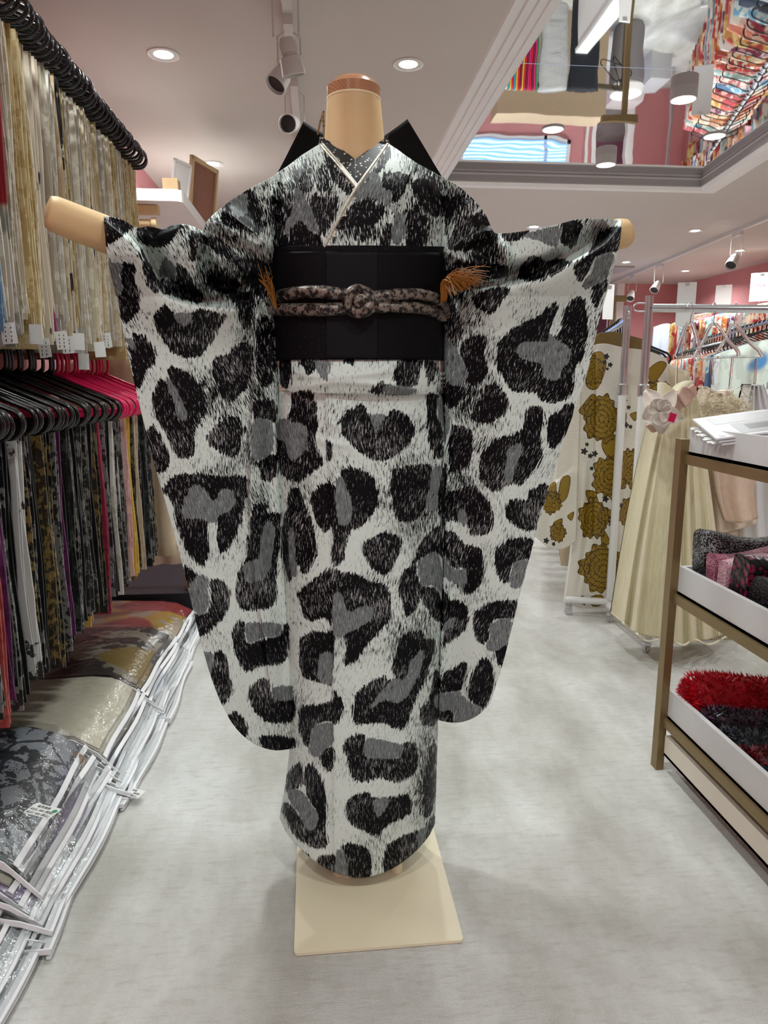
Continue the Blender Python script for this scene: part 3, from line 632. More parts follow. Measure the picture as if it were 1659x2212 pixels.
# dotted under-collar
m = NT('dotted_black_collar'); v = m.coord()
vo = m.add('ShaderNodeTexVoronoi', i_Vector=v, i_Scale=130.0); nz = m.noise(v, 260, 1)
dots = m.math('LESS_THAN', m.math('ADD', vo.outputs['Distance'], m.math('MULTIPLY', nz, .35)), .42)
m.link(m.mix(dots, sc(14, 14, 16), sc(205, 205, 200)), m.b.inputs['Base Color']); m.b.inputs['Roughness'].default_value = .5; M_DOT = m.m
for T2, B2 in (([(692,294),(728,316),(768,346)], [(688,314),(726,356),(770,412)]), ([(768,346),(802,320),(838,294)], [(766,412),(804,358),(842,312)])):
    P = coons(T2, B2, [T2[0], B2[0]], [T2[-1], B2[-1]], 40, 24)
    unparent_fix(cloth('under_collar', P, chest_depth(P)+.006, M_DOT, kim, thick=.003))['label'] = 'black under-collar flecked with silver'
# ---- sleeves
def sleeve(name, top, bot, left, right, nu, nv, base, folds, backoff=.035):
    P = coons(top, bot, left, right, nu, nv)
    Yd = base(P)
    for pts, h, w1, w2 in folds: Yd = Yd-ridge(P, pts, h, w1, w2)
    bk = base(P)+backoff+.075*np.clip((620-P[..., 1])/90, 0, 1)
    o = cloth(name, P, Yd, M_LEO, kim, bk, two=True); return unparent_fix(o)
lt = [(224,467),(252,470),(278,482),(292,492),(320,489),(352,494),(372,486),(396,484),(420,490),(438,498),(446,480),(462,462),(500,432),(545,404),(580,386),(606,370)]
lb = [(478,1520),(500,1560),(528,1592),(560,1612),(596,1621),(633,1617)]
ll = [(224,467),(226,500),(233,560),(250,640),(275,760),(300,870),(330,990),(360,1095),(395,1225),(430,1370),(455,1460),(478,1520)]
lr = [(606,370),(598,450),(590,545),(592,640),(596,760),(603,900),(606,1050),(612,1200),(620,1350),(628,1500),(633,1617)]
def lbase(P):
    x, y = P[..., 0], P[..., 1]
    k = np.clip((x-420)/190, 0, 1)
    shoulder = np.clip((640-y)/200, 0, 1)
    armz = np.clip((640-y)/90, 0, 1)
    return 1.402-.045*armz*np.clip((x-150)/80, 0, 1)+.045*k**2*(1-shoulder)+.075*k**1.5*shoulder
LF = [([(318,528),(332,556),(348,590),(370,618),(420,640),(470,646),(530,648)], -.058, 24, 13), ([(440,520),(446,570),(470,608),(515,618)], -.035, 16, 11), ([(232,482),(270,512),(302,548),(326,596),(348,634),(400,656),(455,664),(520,668),(566,650)], .050, 6, 70), ([(446,500),(424,545),(424,590),(450,625),(500,638),(560,620)], .034, 6, 36),
      ([(450,478),(500,500),(545,522),(586,546)], .030, 20, 5), ([(480,452),(520,482),(560,512),(588,545)], .024, 14, 5), ([(590,400),(580,450),(582,500),(588,540)], .014, 12, 8), ([(420,500),(440,540),(500,570),(560,590),(588,600)], .016, 18, 10),
      ([(560,655),(552,760),(546,900),(542,1040),(548,1200),(575,1400),(600,1600)], .024, 40, 6), ([(590,700),(592,900),(600,1100),(612,1300)], .012, 8, 8), ([(300,500),(330,515),(360,505),(392,492)], .010, 9, 9),
      ([(440,500),(412,505),(385,560),(395,610),(430,640)], .014, 16, 10), ([(400,760),(420,1000),(450,1250),(520,1560)], .008, 40, 60)]
sleeve('sleeve', lt, lb, ll, lr, 170, 400, lbase, LF)
rt_ = [(962,388),(990,402),(1020,428),(1048,462),(1066,500),(1082,504),(1110,502),(1150,496),(1200,486),(1245,474),(1290,472),(1320,474),(1344,475)]
rb_ = [(948,1556),(975,1561),(1005,1558),(1035,1543),(1058,1518),(1072,1480)]
rl_ = [(962,388),(958,450),(955,545),(962,640),(960,760),(962,900),(962,1050),(960,1200),(956,1350),(950,1480),(948,1556)]
rr_ = [(1344,475),(1338,530),(1320,600),(1295,690),(1270,800),(1240,890),(1205,990),(1170,1110),(1140,1220),(1112,1330),(1090,1420),(1072,1480)]
def rbase(P):
    x, y = P[..., 0], P[..., 1]
    k = np.clip((1130-x)/170, 0, 1); shoulder = np.clip((640-y)/200, 0, 1)
    armz = np.clip((640-y)/90, 0, 1)
    return 1.40-.03*armz+.05*k**2*(1-shoulder)+.07*k**1.5*shoulder
RF = [([(1318,492),(1285,515),(1230,546),(1180,574),(1120,592),(1070,604)], -.052, 13, 24), ([(1080,545),(1075,575),(1050,586)], -.025, 10, 14), ([(1342,484),(1300,530),(1240,566),(1190,594),(1120,616),(1050,628),(985,640)], .050, 75, 6), ([(1078,508),(1094,540),(1097,575),(1080,598),(1040,602),(990,590)], .034, 6, 36), ([(957,545),(1000,560),(1050,570),(1085,590)], .014, 7, 12),
      ([(957,545),(1000,520),(1045,500),(1066,500)], .026, 6, 18), ([(958,540),(985,480),(1010,430)], .012, 9, 12), ([(975,660),(968,800),(968,1000),(965,1250),(955,1500)], .018, 8, 30), ([(1250,480),(1235,520),(1225,560)], .008, 14, 20),
      ([(1080,660),(1090,900),(1060,1200),(1010,1500)], .008, 60, 40), ([(1075,520),(1100,560),(1160,560),(1240,520),(1310,490)], .012, 14, 10)]
sleeve('sleeve', rt_, rb_, rl_, rr_, 170, 400, rbase, RF)
# ---- sash (obi), its upper scarf, cord and bow
def rect_band(name, y0, y1, off, mat, parent, x0=None, x1=None, nv=30, nu=120, inv=None, wob=0, hd=.115):
    P = rows(y0, y1, nv, nu, dl=off*700, dr=off*700)
    if x0 is not None:
        c = np.linspace(x0, x1, nu); P[..., 0] = c[None]
    if wob: P[..., 1] += wob*np.sin((P[..., 0]-560)/420*math.pi)[:, :]
    xl = np.interp(P[..., 1], BL[:, 0], BL[:, 1])-off*700; xr = np.interp(P[..., 1], BR[:, 0], BR[:, 1])+off*700
    u = np.clip(np.abs((P[..., 0]-(xl+xr)/2)/((xr-xl)/2)), 0, 1)
    Yd = YC-(hd+off)*(1-u**2.4)**.5
    if x0 is not None: o = cloth(name, P, Yd, mat, parent, thick=.004)
    else: o = cloth(name, P, Yd, mat, parent, back_f, two=True)
    if inv is not None: o.matrix_parent_inverse = inv
    return o
obi = unparent_fix(rect_band('obi_sash', 546, 779, .018, M_BLK, kim, wob=-4, nv=60, nu=160)); obi['label'] = 'wide black obi sash wrapped round the waist'
IV = Matrix.Identity(4)
rect_band('centre_panel', 547, 778, .0205, M_NAVY, obi, 705, 815, inv=IV, wob=-4)
rect_band('side_panel', 547, 778, .0195, M_JET, obi, 815, 948, inv=IV, wob=-4)
rect_band('scarf_edge', 533, 552, .0172, M_BLK, obi, inv=IV, wob=-3)
def bow(top, bot, left, right, Y, hidden):
    P = coons(top, bot, left, right, 24, 24)
    Yd = Y+.02*np.sin(np.linspace(0, 3, 24))[None, :]+0*P[..., 0]
    o = cloth('bow_loop', P, Yd, M_JET, obi, Yd+.03, two=True); o.matrix_parent_inverse = IV
bow([(656,262),(684,280),(712,292),(760,310)], [(560,440),(600,470),(680,470),(760,470)], [(656,262),(628,318),(602,368),(560,440)], [(760,310),(760,400),(760,470)], 1.60, 0)
bow([(790,320),(832,292),(856,275),(880,257)], [(790,470),(880,470),(960,470),(1010,450)], [(790,320),(790,400),(790,470)], [(880,257),(915,315),(962,392),(1010,450)], 1.60, 0)
# knotted cord with gold tassels
m = NT('cord_brocade'); v = m.coord(); a = m.noise(v, 95, 4, .65)
m.link(m.mix(m.ramp(a, .46, .54), sc(26, 22, 20), sc(132, 120, 110)), m.b.inputs['Base Color']); m.b.inputs['Roughness'].default_value = .35; m.b.inputs['Metallic'].default_value = .35
m.bump(m.noise(v, 300, 2), .5); M_CORD = m.m
CI = Matrix.Identity(4); STR = []
def on_obi(x, y, out):
    p = np.array([x, y], float); xl = np.interp(y, BL[:, 0], BL[:, 1])-14; xr = np.interp(y, BR[:, 0], BR[:, 1])+14
    u = min(abs((x-(xl+xr)/2)/((xr-xl)/2)), 1); return at_y(x, y, YC-(.135+out)*(1-u**2.4)**.5)
def cord(pts, r):
    q = spline(pts, 6); o = MB().tube([on_obi(x, y, .009) for x, y in q], r, 12).build('cord_strand', M_CORD, None, True); STR.append(o)
cord([(580,668),(590,650),(620,636),(680,630),(740,636),(772,644)], .0115)
cord([(578,668),(600,668),(660,669),(720,668),(772,664)], .0115)
cord([(790,646),(830,640),(890,636),(930,642),(955,660),(962,680)], .0115)
cord([(790,664),(830,664),(890,664),(930,670),(952,684),(954,694)], .0105)
kn = MB(); kc = on_obi(779, 652, .016)
for i in range(3):
    a0 = [(kc[0]+(.020+.004*i)*math.cos(t)*(.8 if i else 1)+(.004*(i-1)), kc[1]-.008+.006*math.sin(2*t)+.004*i, kc[2]+.020*math.sin(t)) for t in np.linspace(0, 2*math.pi, 22)[:-1]]
    kn.tube(a0, .010-.0012*i, 10, closed=True)
kn.lathe([(0, -.012), (.01, -.011), (.016, -.005), (.017, .002), (.012, .009), (0, .012)], 16, (kc[0], kc[1]-.006, kc[2]), rot=rotx(1.57))
cd = unparent_fix(kn.build('obi_cord', M_CORD, kim, True)); cd['label'] = 'thick black and silver brocade cord knotted over the sash'
for o in STR: under(o, cd)
M_TASS = col('amber_tassel', sc(152, 98, 32), .4, noise=.25, nscale=300)
for base, ctrl, tip, n in (((594,664),(584,625),(566,585),26), ((958,648),(962,572),(1034,606),150)):
    q = MB()
    for i in range(n):
        r1, r2 = rng.normal(0, 1, 2)*np.array([9, 9])
        far = rng.random()**.4
        if i % 11 == 0: far *= 1.35
        p0 = np.array(base, float)+rng.normal(0, 2.5, 2); p2 = p0+(np.array(tip)-np.array(base)+np.array([r1, r2*.9]))*far; p1 = np.array(ctrl)+rng.normal(0, 10, 2)
        t = np.linspace(0, 1, 7)[:, None]; b = (1-t)**2*p0+2*t*(1-t)*p1+t*t*p2
        q.tube(at_y(b[:, 0], b[:, 1], 1.375-.03*t[:, 0]-.02*rng.random()).tolist(), [.0009]*6+[.0004], 4)
    o = q.build('tassel', M_TASS, cd, True); o.matrix_parent_inverse = CI; o['kind'] = 'stuff'
# ------------------------------------------------------------------ mannequin
man = empty('mannequin', 'headless display mannequin with wooden neck cap and outstretched beige arms under the kimono', 'mannequin', loc=(.09, 1.46, 0))
MI = Matrix.Translation((-.09, -1.46, 0))
def mp(o): o.matrix_parent_inverse = MI; return o
nk = []
for y, xl, xr, d in ((218,706,822,.052),(260,704,826,.054),(320,700,832,.057),(380,690,845,.065),(440,660,880,.08),(560,630,910,.085),(900,640,905,.085)):
    a, b = at_y(np.array([xl, xr], float), np.array([y, y], float), YC)
    nk.append(((a+b)/2, (b[0]-a[0])/2, d))
q = MB(); g = np.array([[(c[0]+hw*math.cos(t), YC+d*math.sin(t), c[2]) for t in np.linspace(0, 2*math.pi, 41)[:-1]] for c, hw, d in nk])
q.grid(g, True); mp(q.build('neck_and_torso', M_SKIN, man, 'all'))
c0, hw0, d0 = nk[0]
prof = [(1.0, .0), (1.0, .0185), (.97, .0195), (.955, .0205), (.86, .027), (.7, .033), (.4, .0385), (0.0, .040)]
q = MB(); q.grid(np.array([[(c0[0]+hw0*r*math.cos(t), YC+d0*r*math.sin(t), c0[2]+h+.0015) for t in np.linspace(0, 2*math.pi, 49)[:-1]] for r, h in [(0, 0)]+prof]), True)
mp(q.build('neck_cap', M_WOOD, man, True))
mp(MB().grid(np.array([[(c0[0]+hw0*1.01*math.cos(t), YC+d0*1.01*math.sin(t), c0[2]+h) for t in np.linspace(0, 2*math.pi, 49)[:-1]] for h in (-.0015, .002)]), True).build('cap_seam', col('seam_cream', sc(240, 220, 180), .4), man, True))
def arm(pts, rad):
    q = spline([(p[0], p[1], p[2]) for p in pts], 6); r = np.interp(np.linspace(0, 1, len(q)), np.linspace(0, 1, len(rad)), rad)
    mp(MB().tube(q.tolist(), r.tolist(), 20).build('arm', M_SKIN, man, 'all'))
aw = lambda x, y, Y: at_y(np.array(x, float), np.array(y, float), Y)
arm([aw(640,440,1.50), aw(520,530,1.47), aw(400,562,1.465), aw(310,546,1.445), aw(252,516,1.41), aw(160,480,1.38), aw(118,463,1.365), aw(103,458,1.36), aw(97,456,1.358)], [.04, .038, .034, .034, .033, .032, .031, .026, .004])
arm([aw(910,450,1.50), aw(1010,530,1.48), aw(1100,560,1.475), aw(1200,556,1.47), aw(1280,530,1.455), aw(1330,508,1.43), aw(1352,506,1.43), aw(1362,504,1.43), aw(1367,503,1.43)], [.04, .036, .034, .034, .032, .030, .027, .019, .003])
pl = [at_z(635,2068,0), at_z(1002,2038,0)]
ang = math.atan2(pl[1][1]-pl[0][1], pl[1][0]-pl[0][0]); wd = float(np.hypot(*(pl[1]-pl[0])[:2]))
bm_ = MB(); cs = []
dep = .42
for cx, cy, a0 in ((wd-.008, .008, -90), (wd-.008, dep-.008, 0), (.008, dep-.008, 90), (.008, .008, 180)):
    for k in range(5): a = math.radians(a0+k*22.5); cs.append((cx+.008*math.cos(a), cy+.008*math.sin(a)))
R = rotz(ang)
bm_.prism(cs, .002, .008, lambda a, b, z: tuple(np.array(pl[0])*[1, 1, 0]+np.array(R @ Vector((a, b, 0)))+[0, 0, z]))
mp(bm_.build('base_plate', M_CREAM, man))
for x, y in ((.045, 1.405), (.135, 1.42)):
    mp(MB().lathe([(.017, .008), (.017, .9)], 20, (x, y, 0)).build('support_pole', M_CREAM, man, True))
for x_, y_ in ((733, 1886), (857, 1879)):
    p_ = at_z(x_, y_, .008); mp(MB().lathe([(.0135, .008), (.0135, .055)], 20, (p_[0], p_[1], 0)).build('foot_peg', M_CREAM, man, True))
# small gold clip beside the neck
cl = MB(); M_GOLDM = col('polished_gold_metal', sc(205, 180, 130), .2, metal=1)
for pts in ([(686,292),(692,262),(699,240)], [(700,300),(699,270),(699,240)], [(697,274),(704,270)], [(690,262),(701,262)]):
    cl.tube([aw(x, y, 1.535) for x, y in pts], .0018, 6)
tag(cl.build('collar_clip', M_GOLDM), 'small gold spring clip sticking up left of the mannequin neck', 'clip')
# ================================================================== left side: two rails of folded cloth, bags on the floor
def brocade(name, base, acc, scale=60, thr=.55, stretch=(1, 1, 1), rough=.55, metal=0.0, acc2=None):
    m = NT(name); oi = m.add('ShaderNodeObjectInfo')
    v = m.add('ShaderNodeVectorMath', operation='MULTIPLY_ADD', i_0=(7.3, 3.1, 5.7), i_2=m.coord(scale=stretch))
    m.link(oi.outputs['Random'], v.inputs[1]); v = v.outputs[0]
    n = m.noise(v, scale, 3, .6); vo = m.add('ShaderNodeTexVoronoi', i_Vector=v, i_Scale=scale*.5)
    big = m.noise(v, scale*.18, 1)
    k = m.math('ADD', m.math('MULTIPLY', n, .7), m.math('MULTIPLY', vo.outputs['Distance'], .35))
    k = m.math('ADD', k, m.math('MULTIPLY', m.math('SUBTRACT', big, .5), .5))
    c = m.mix(m.ramp(k, thr-.02, thr+.02), base, acc)
    if acc2 is not None: c = m.mix(m.ramp(big, .55, .58), c, acc2)
    m.link(c, m.b.inputs['Base Color']); m.b.inputs['Roughness'].default_value = rough; m.b.inputs['Metallic'].default_value = metal
    m.bump(n, .2, .001); return m.m
M_HBLK = col('black_gloss_plastic', sc(12, 12, 13), .22, noise=.1)
M_HPNK = col('hot_pink_plastic', sc(205, 22, 82), .3, noise=.05)
M_CHROME = col('chrome', sc(205, 207, 210), .28, metal=.85)
def fold_cloth_mesh(i, h, wdt, layers):
    """a length of cloth folded over a hanger bar: several thin layers with uneven edges"""
    r = random.Random(i*31+5); q = MB(); y = 0
    for k in range(layers):
        t = r.uniform(.0022, .0042); xr = wdt/2-r.uniform(0, .012); hb = h-r.uniform(0, .045)-(.02 if k else 0)
        n = 7; a, b = r.uniform(-.003, .003), r.uniform(0, 6)
        L = []
        for s in range(n):
            z = -hb*s/(n-1); dx = .004*math.sin(b+s*1.1); dy = a*math.sin(s*.9+b)
            L.append([(-wdt/2, y+dy, z), (xr+dx, y+dy, z), (xr+dx, y+dy+t, z), (-wdt/2, y+dy+t, z)])
        o = [p for row in L for p in row]; fs = []
        for s in range(n-1):
            for e in range(4): fs.append((s*4+e, s*4+(e+1) % 4, s*4+4+(e+1) % 4, s*4+4+e))
        fs += [(3, 2, 1, 0), tuple((n-1)*4+e for e in range(4))]
        q._add(o, fs); y += t+r.uniform(.0005, .0022)
    me = q.build('folded_cloth', M_HBLK); d = me.data; bpy.data.objects.remove(me); return d
def hanger_tree(name, mat, lab, grp):
    e = empty(name, lab, 'hanger', grp)
    tip = []
    for a in np.linspace(-90, 62, 9): tip.append((.192+.03*math.cos(math.radians(a)), 0, .03+.03*math.sin(math.radians(a))))
    pts = [(-.0, 0, 0), (.1, 0, 0)]+tip+[(.09, 0, .105), (.022, 0, .135)]
    full = pts+[(-x, y, z) for x, y, z in pts[::-1][:-1]]
    MB().tube(full, .0052, 7, closed=True).build('frame', mat, e, 'all')
    hk = [(0, 0, .132), (.022, 0, .142), (.030, 0, .155), (.030, 0, .19), (.022, 0, .205), (0, 0, .212), (-.018, 0, .206), (-.026, 0, .192)]
    MB().tube([tuple(p) for p in spline(hk, 4)], .0052, 7).build('hook', mat, e, 'all')
    return e
RX = -.842
CREAMS = [('silver cream', sc(204,196,180), sc(176,166,146)), ('ivory', sc(220,212,194), sc(198,186,160)), ('pale gold', sc(206,186,140), sc(180,156,104)), ('warm white', sc(226,220,206), sc(206,196,176)), ('beige', sc(206,190,162), sc(182,160,126)),
          ('greyish silver', sc(186,182,170), sc(150,144,132)), ('ecru', sc(214,200,170), sc(190,172,132)), ('straw gold', sc(200,178,128), sc(216,200,156)), ('champagne', sc(212,196,168), sc(232,222,200)), ('oyster white', sc(214,210,200), sc(190,184,172))]
CM = [brocade('cloth_'+n.replace(' ', '_'), b, a, 70, .52, (1, 1, .8)) for n, b, a in CREAMS]
SPEC = {0: ('dark red', brocade('cloth_dark_red', sc(118,28,26), sc(150,60,36), 80, .6)), 1: ('dark red', None), 2: ('pale blue', brocade('cloth_pale_blue', sc(116,148,180), sc(150,172,196), 90, .55)), 3: ('pale blue', None),
        5: ('white with a zigzag band', brocade('cloth_white_red_band', sc(214,208,198), sc(150,150,140), 30, .56, (1,1,.4), acc2=sc(150,30,40))), 12: ('ivory with black leaf print', brocade('cloth_black_leaf', sc(218,208,188), sc(30,28,28), 26, .6, (1,1,.5))),
        13: ('ivory and magenta', brocade('cloth_magenta', sc(214,200,184), sc(158,52,120), 16, .62, (1,1,.4))), 17: ('silver with black flowers', brocade('cloth_black_flower', sc(196,188,172), sc(34,32,32), 24, .58)), 24: ('gold with red and black crests', brocade('cloth_gold_crest', sc(190,160,104), sc(32,26,24), 16, .62, acc2=sc(170,50,30)))}
fm = [fold_cloth_mesh(i, .655+.012*(i % 4), .385, 3+i % 3) for i in range(8)]
fl = [fold_cloth_mesh(40+i, .60, .385, 3+i % 3) for i in range(8)]
def lay_row(n, ya, yb, ztip, hang, zdrop, which, grp, lab, meshes, htip):
    prev = {}
    for i in range(n):
        y = ya+(yb-ya)*i/(n-1)+random.uniform(-.004, .004)
        nm, mt = which(i)
        o = bpy.data.objects.new('folded_cloth', meshes[(i*5+2) % len(meshes)].copy() if False else meshes[(i*5+2) % len(meshes)]); C.objects.link(o)
        o.location = (RX-.012+random.uniform(-.006, .006), y-.006, ztip-.004+random.uniform(-.004, .004)); o.scale = (1, 1.15, zdrop(i)*random.uniform(.965, 1.03))
        o.rotation_euler = (random.uniform(-.006, .006), 0, random.uniform(-.02, .02))
        if not o.material_slots: o.data.materials.append(mt)
        o.material_slots[0].link = 'OBJECT'; o.material_slots[0].material = mt
        tag(o, lab % (nm, nth(i)), 'cloth', grp)
hu = hanger_tree('clothes_hanger', M_HBLK, 'black plastic hanger on the upper left rail, first from the near end', 'black hangers on the upper left rail')
NU = 52; UA, UB = 1.26, 2.86
ZU = 1.862
hu.location = (RX, UA, ZU)
for i in range(1, NU):
    copy_tree(hu, (RX+random.uniform(-.004, .004), UA+(UB-UA)*i/(NU-1)+random.uniform(-.003, .003), ZU+random.uniform(-.002, .003)), random.uniform(-.02, .02), 'black plastic hanger on the upper left rail, %s from the near end' % nth(i))
def upper(i):
    j = i-8
    if j in SPEC:
        nm, mt = SPEC[j]
        if mt is None: mt = SPEC[j-1][1]
        return nm, mt
    if j < 0: return 'dark red', SPEC[0][1]
    k = (0, 3, 9, 1, 5, 8, 3, 6, 0, 9, 4, 1, 3, 2)[i % 14]; 
    if 8 <= j <= 10: k = (2, 7, 2)[j-8]
    if i > 44: k = (2, 7, 4, 6)[i % 4]
    return CREAMS[k][0], CM[k]
lay_row(NU, UA, UB, ZU, hu, lambda i: .985+.02*(i % 3)-.0004*i, upper, 'folded cloths on the upper left rail', '%s cloth on the upper left rail, %s from near end', fm, 0)
# lower rail
ZL = .978; NL = 56; LA, LB = 1.13, 2.84
hb = hanger_tree('clothes_hanger', M_HBLK, 'black plastic hanger on the lower left rail, first from the near end', 'black hangers on the lower left rail'); hb.location = (RX, LA, ZL)
hp = None; cp = 0
for i in range(1, NL):
    y = LA+(LB-LA)*i/(NL-1)+random.uniform(-.006, .006); p = (RX+random.uniform(-.006, .006), y, ZL+random.uniform(-.003, .004))
    if y < 2.28: copy_tree(hb, p, random.uniform(-.03, .03), 'black plastic hanger on the lower left rail, %s from the near end' % nth(i))
    else:
        lab = 'hot pink plastic hanger on the lower left rail, %s among the pink ones' % nth(cp); cp += 1
        if hp is None: hp = hanger_tree('clothes_hanger', M_HPNK, lab, 'hot pink hangers on the lower left rail'); hp.location = p
        else: copy_tree(hp, p, random.uniform(-.02, .02), lab)
DK = [('black and silver', sc(16,16,18), sc(120,118,114)), ('black and gold', sc(18,17,15), sc(126,106,60)), ('plain black', sc(12,12,14), sc(22,22,24)), ('charcoal scale-patterned', sc(40,40,42), sc(120,120,120)), ('antique gold', sc(44,38,26), sc(122,102,58)), ('black and olive', sc(20,22,18), sc(96,92,56)), ('deep green-black', sc(14,20,20), sc(60,66,60)), ('silver grey', sc(120,118,116), sc(30,30,32))]
DM = [brocade('cloth_'+n.replace(' ', '_').replace('-', '_'), b, a, 130, .56, (1, 1, .7), .45) for n, b, a in DK]
DS = {10: ('coral red', brocade('cloth_coral', sc(170,74,66), sc(150,50,50), 50, .6)), 11: ('plum purple', brocade('cloth_plum', sc(96,30,84), sc(70,20,60), 60, .6)), 15: ('white and black', brocade('cloth_white_black', sc(190,190,188), sc(40,40,40), 40, .62)), 23: ('plum purple', None),
      29: ('ochre and white', brocade('cloth_ochre', sc(196,160,76), sc(220,214,200), 20, .6)), 34: ('crimson', brocade('cloth_crimson', sc(150,24,60), sc(110,14,44), 50, .6)), 38: ('white', brocade('cloth_white', sc(214,208,198), sc(190,182,168), 50, .6)), 40: ('ivory', None), 43: ('pale pink', brocade('cloth_pale_pink', sc(216,176,168), sc(200,150,150), 50, .6)),
      44: ('yellow', brocade('cloth_yellow', sc(206,170,70), sc(220,190,110), 50, .6)), 47: ('beige', brocade('cloth_beige', sc(190,170,146), sc(170,150,124), 50, .6))}
def lower(i):
    if i in DS:
        nm, mt = DS[i]
        if mt is None: mt = {23: DS[11][1], 40: DS[38][1]}[i]
        return nm, mt
    k = (0, 2, 3, 1, 0, 2, 4, 5, 1, 7, 0, 2, 6)[i % 13]; return DK[k][0], DM[k]
lay_row(NL, LA, LB, ZL, hb, lambda i: .97+.04*((i*7) % 4)/3, lower, 'dark folded cloths on the lower left rail', '%s cloth on the lower left rail, %s from near end', fl, 0)
for z, lab in ((ZU+.206, 'upper chrome clothes rail along the left wall'), (ZL+.206, 'lower chrome clothes rail along the left wall')):
    e = empty('clothes_rail', lab, 'rail', loc=(RX, 2, z))
    MB().tube([(0, -1.1, 0), (0, 1.35, 0)], .0065, 10).build('bar', M_CHROME, e, 'all')
    for y in (-1.0, 0.0, 1.32): MB().box((-.129, y, .012), (.258, .02, .012)).build('bracket', M_CHROME, e)
# price tags hanging below the upper cloths
M_CARD = col('white_card', sc(226, 226, 224), .6, noise=.01); M_INK = col('black_ink', sc(30, 30, 32), .7)
TAGS = [(19, 720, 1.62, 1), (77, 722, 1.72, 0), (96, 752, 1.78, 1), (134, 735, 1.86, 1), (146, 745, 1.95, 1), (170, 738, 2.0, 0), (181, 781, 2.05, 0), (230, 735, 2.3, 1), (216, 755, 2.2, 0)]
tags = []
for k, (x, y, Y, pr) in enumerate(TAGS):
    p = at_y(x, y, Y); e = empty('price_tag', 'white card price tag under the upper left cloths, %s from left' % nth(sorted(t[0] for t in TAGS).index(x)), 'price tag', 'price tags under the upper left cloths', tuple(p), random.uniform(-.25, .25))
    MB().box((0, 0, 0), (.030, .0008, .044), roty(random.uniform(-.12, .12))).build('card', M_CARD, e)
    MB().tube([(0, 0, .021), (0, .0, .05)], .0006, 4).build('string', M_CARD, e)
    if pr:
        q = MB()
        for a in range(2):
            for b in range(4): q.box((-.006+.011*a, -.0009, .012-.009*b), (.0018, .0005, .0035 if b < 3 else .006))
        o = q.build('print', M_INK, e); o['kind'] = 'stuff'
# ------------------------------------------------------------------ clear garment bags piled on the floor
def film():
    m = NT('clear_film'); t = m.t; n = m.n
    tr = n.new('ShaderNodeBsdfTransparent'); tr.inputs[0].default_value = (.93, .94, .94, 1)
    gl = n.new('ShaderNodeBsdfGlossy'); gl.inputs['Roughness'].default_value = .12; gl.inputs[0].default_value = (.9, .9, .9, 1)
    lw = n.new('ShaderNodeLayerWeight'); lw.inputs[0].default_value = .25
    bp = n.new('ShaderNodeBump'); bp.inputs['Strength'].default_value = .8; bp.inputs['Distance'].default_value = .004
    t.links.new(m.noise(m.coord(), 38, 3, .6), bp.inputs['Height']); t.links.new(bp.outputs[0], gl.inputs['Normal']); t.links.new(bp.outputs[0], lw.inputs['Normal'])
    mx = n.new('ShaderNodeMixShader'); f = m.math('ADD', m.math('MULTIPLY', lw.outputs['Fresnel'], .8), .05, clamp=True)
    t.links.new(f, mx.inputs[0]); t.links.new(tr.outputs[0], mx.inputs[1]); t.links.new(gl.outputs[0], mx.inputs[2])
    t.links.new(mx.outputs[0], n['Material Output'].inputs[0]); return m.m
M_FILM = film(); M_ZIP = col('white_zip_tape', sc(232, 232, 234), .5, noise=.02, bump=.2, bscale=500)
def slab(q, x0, x1, y0, y1, z0, z1, fn, nx=7, ny=7):
    xs = np.linspace(x0, x1, nx); ys = np.linspace(y0, y1, ny); vs = []
    for z in (z0, z1):
        for y in ys:
            for x in xs: vs.append(fn(x, y, z))
    I = lambda k, j, i: k*nx*ny+j*nx+i; fs = []
    for j in range(ny-1):
        for i in range(nx-1): fs += [(I(0,j,i), I(0,j+1,i), I(0,j+1,i+1), I(0,j,i+1)), (I(1,j,i), I(1,j,i+1), I(1,j+1,i+1), I(1,j+1,i))]
    for i in range(nx-1): fs += [(I(0,0,i), I(0,0,i+1), I(1,0,i+1), I(1,0,i)), (I(0,ny-1,i), I(1,ny-1,i), I(1,ny-1,i+1), I(0,ny-1,i+1))]
    for j in range(ny-1): fs += [(I(0,j,0), I(1,j,0), I(1,j+1,0), I(0,j+1,0)), (I(0,j,nx-1), I(0,j+1,nx-1), I(1,j+1,nx-1), I(1,j,nx-1))]
    q._add(vs, fs)
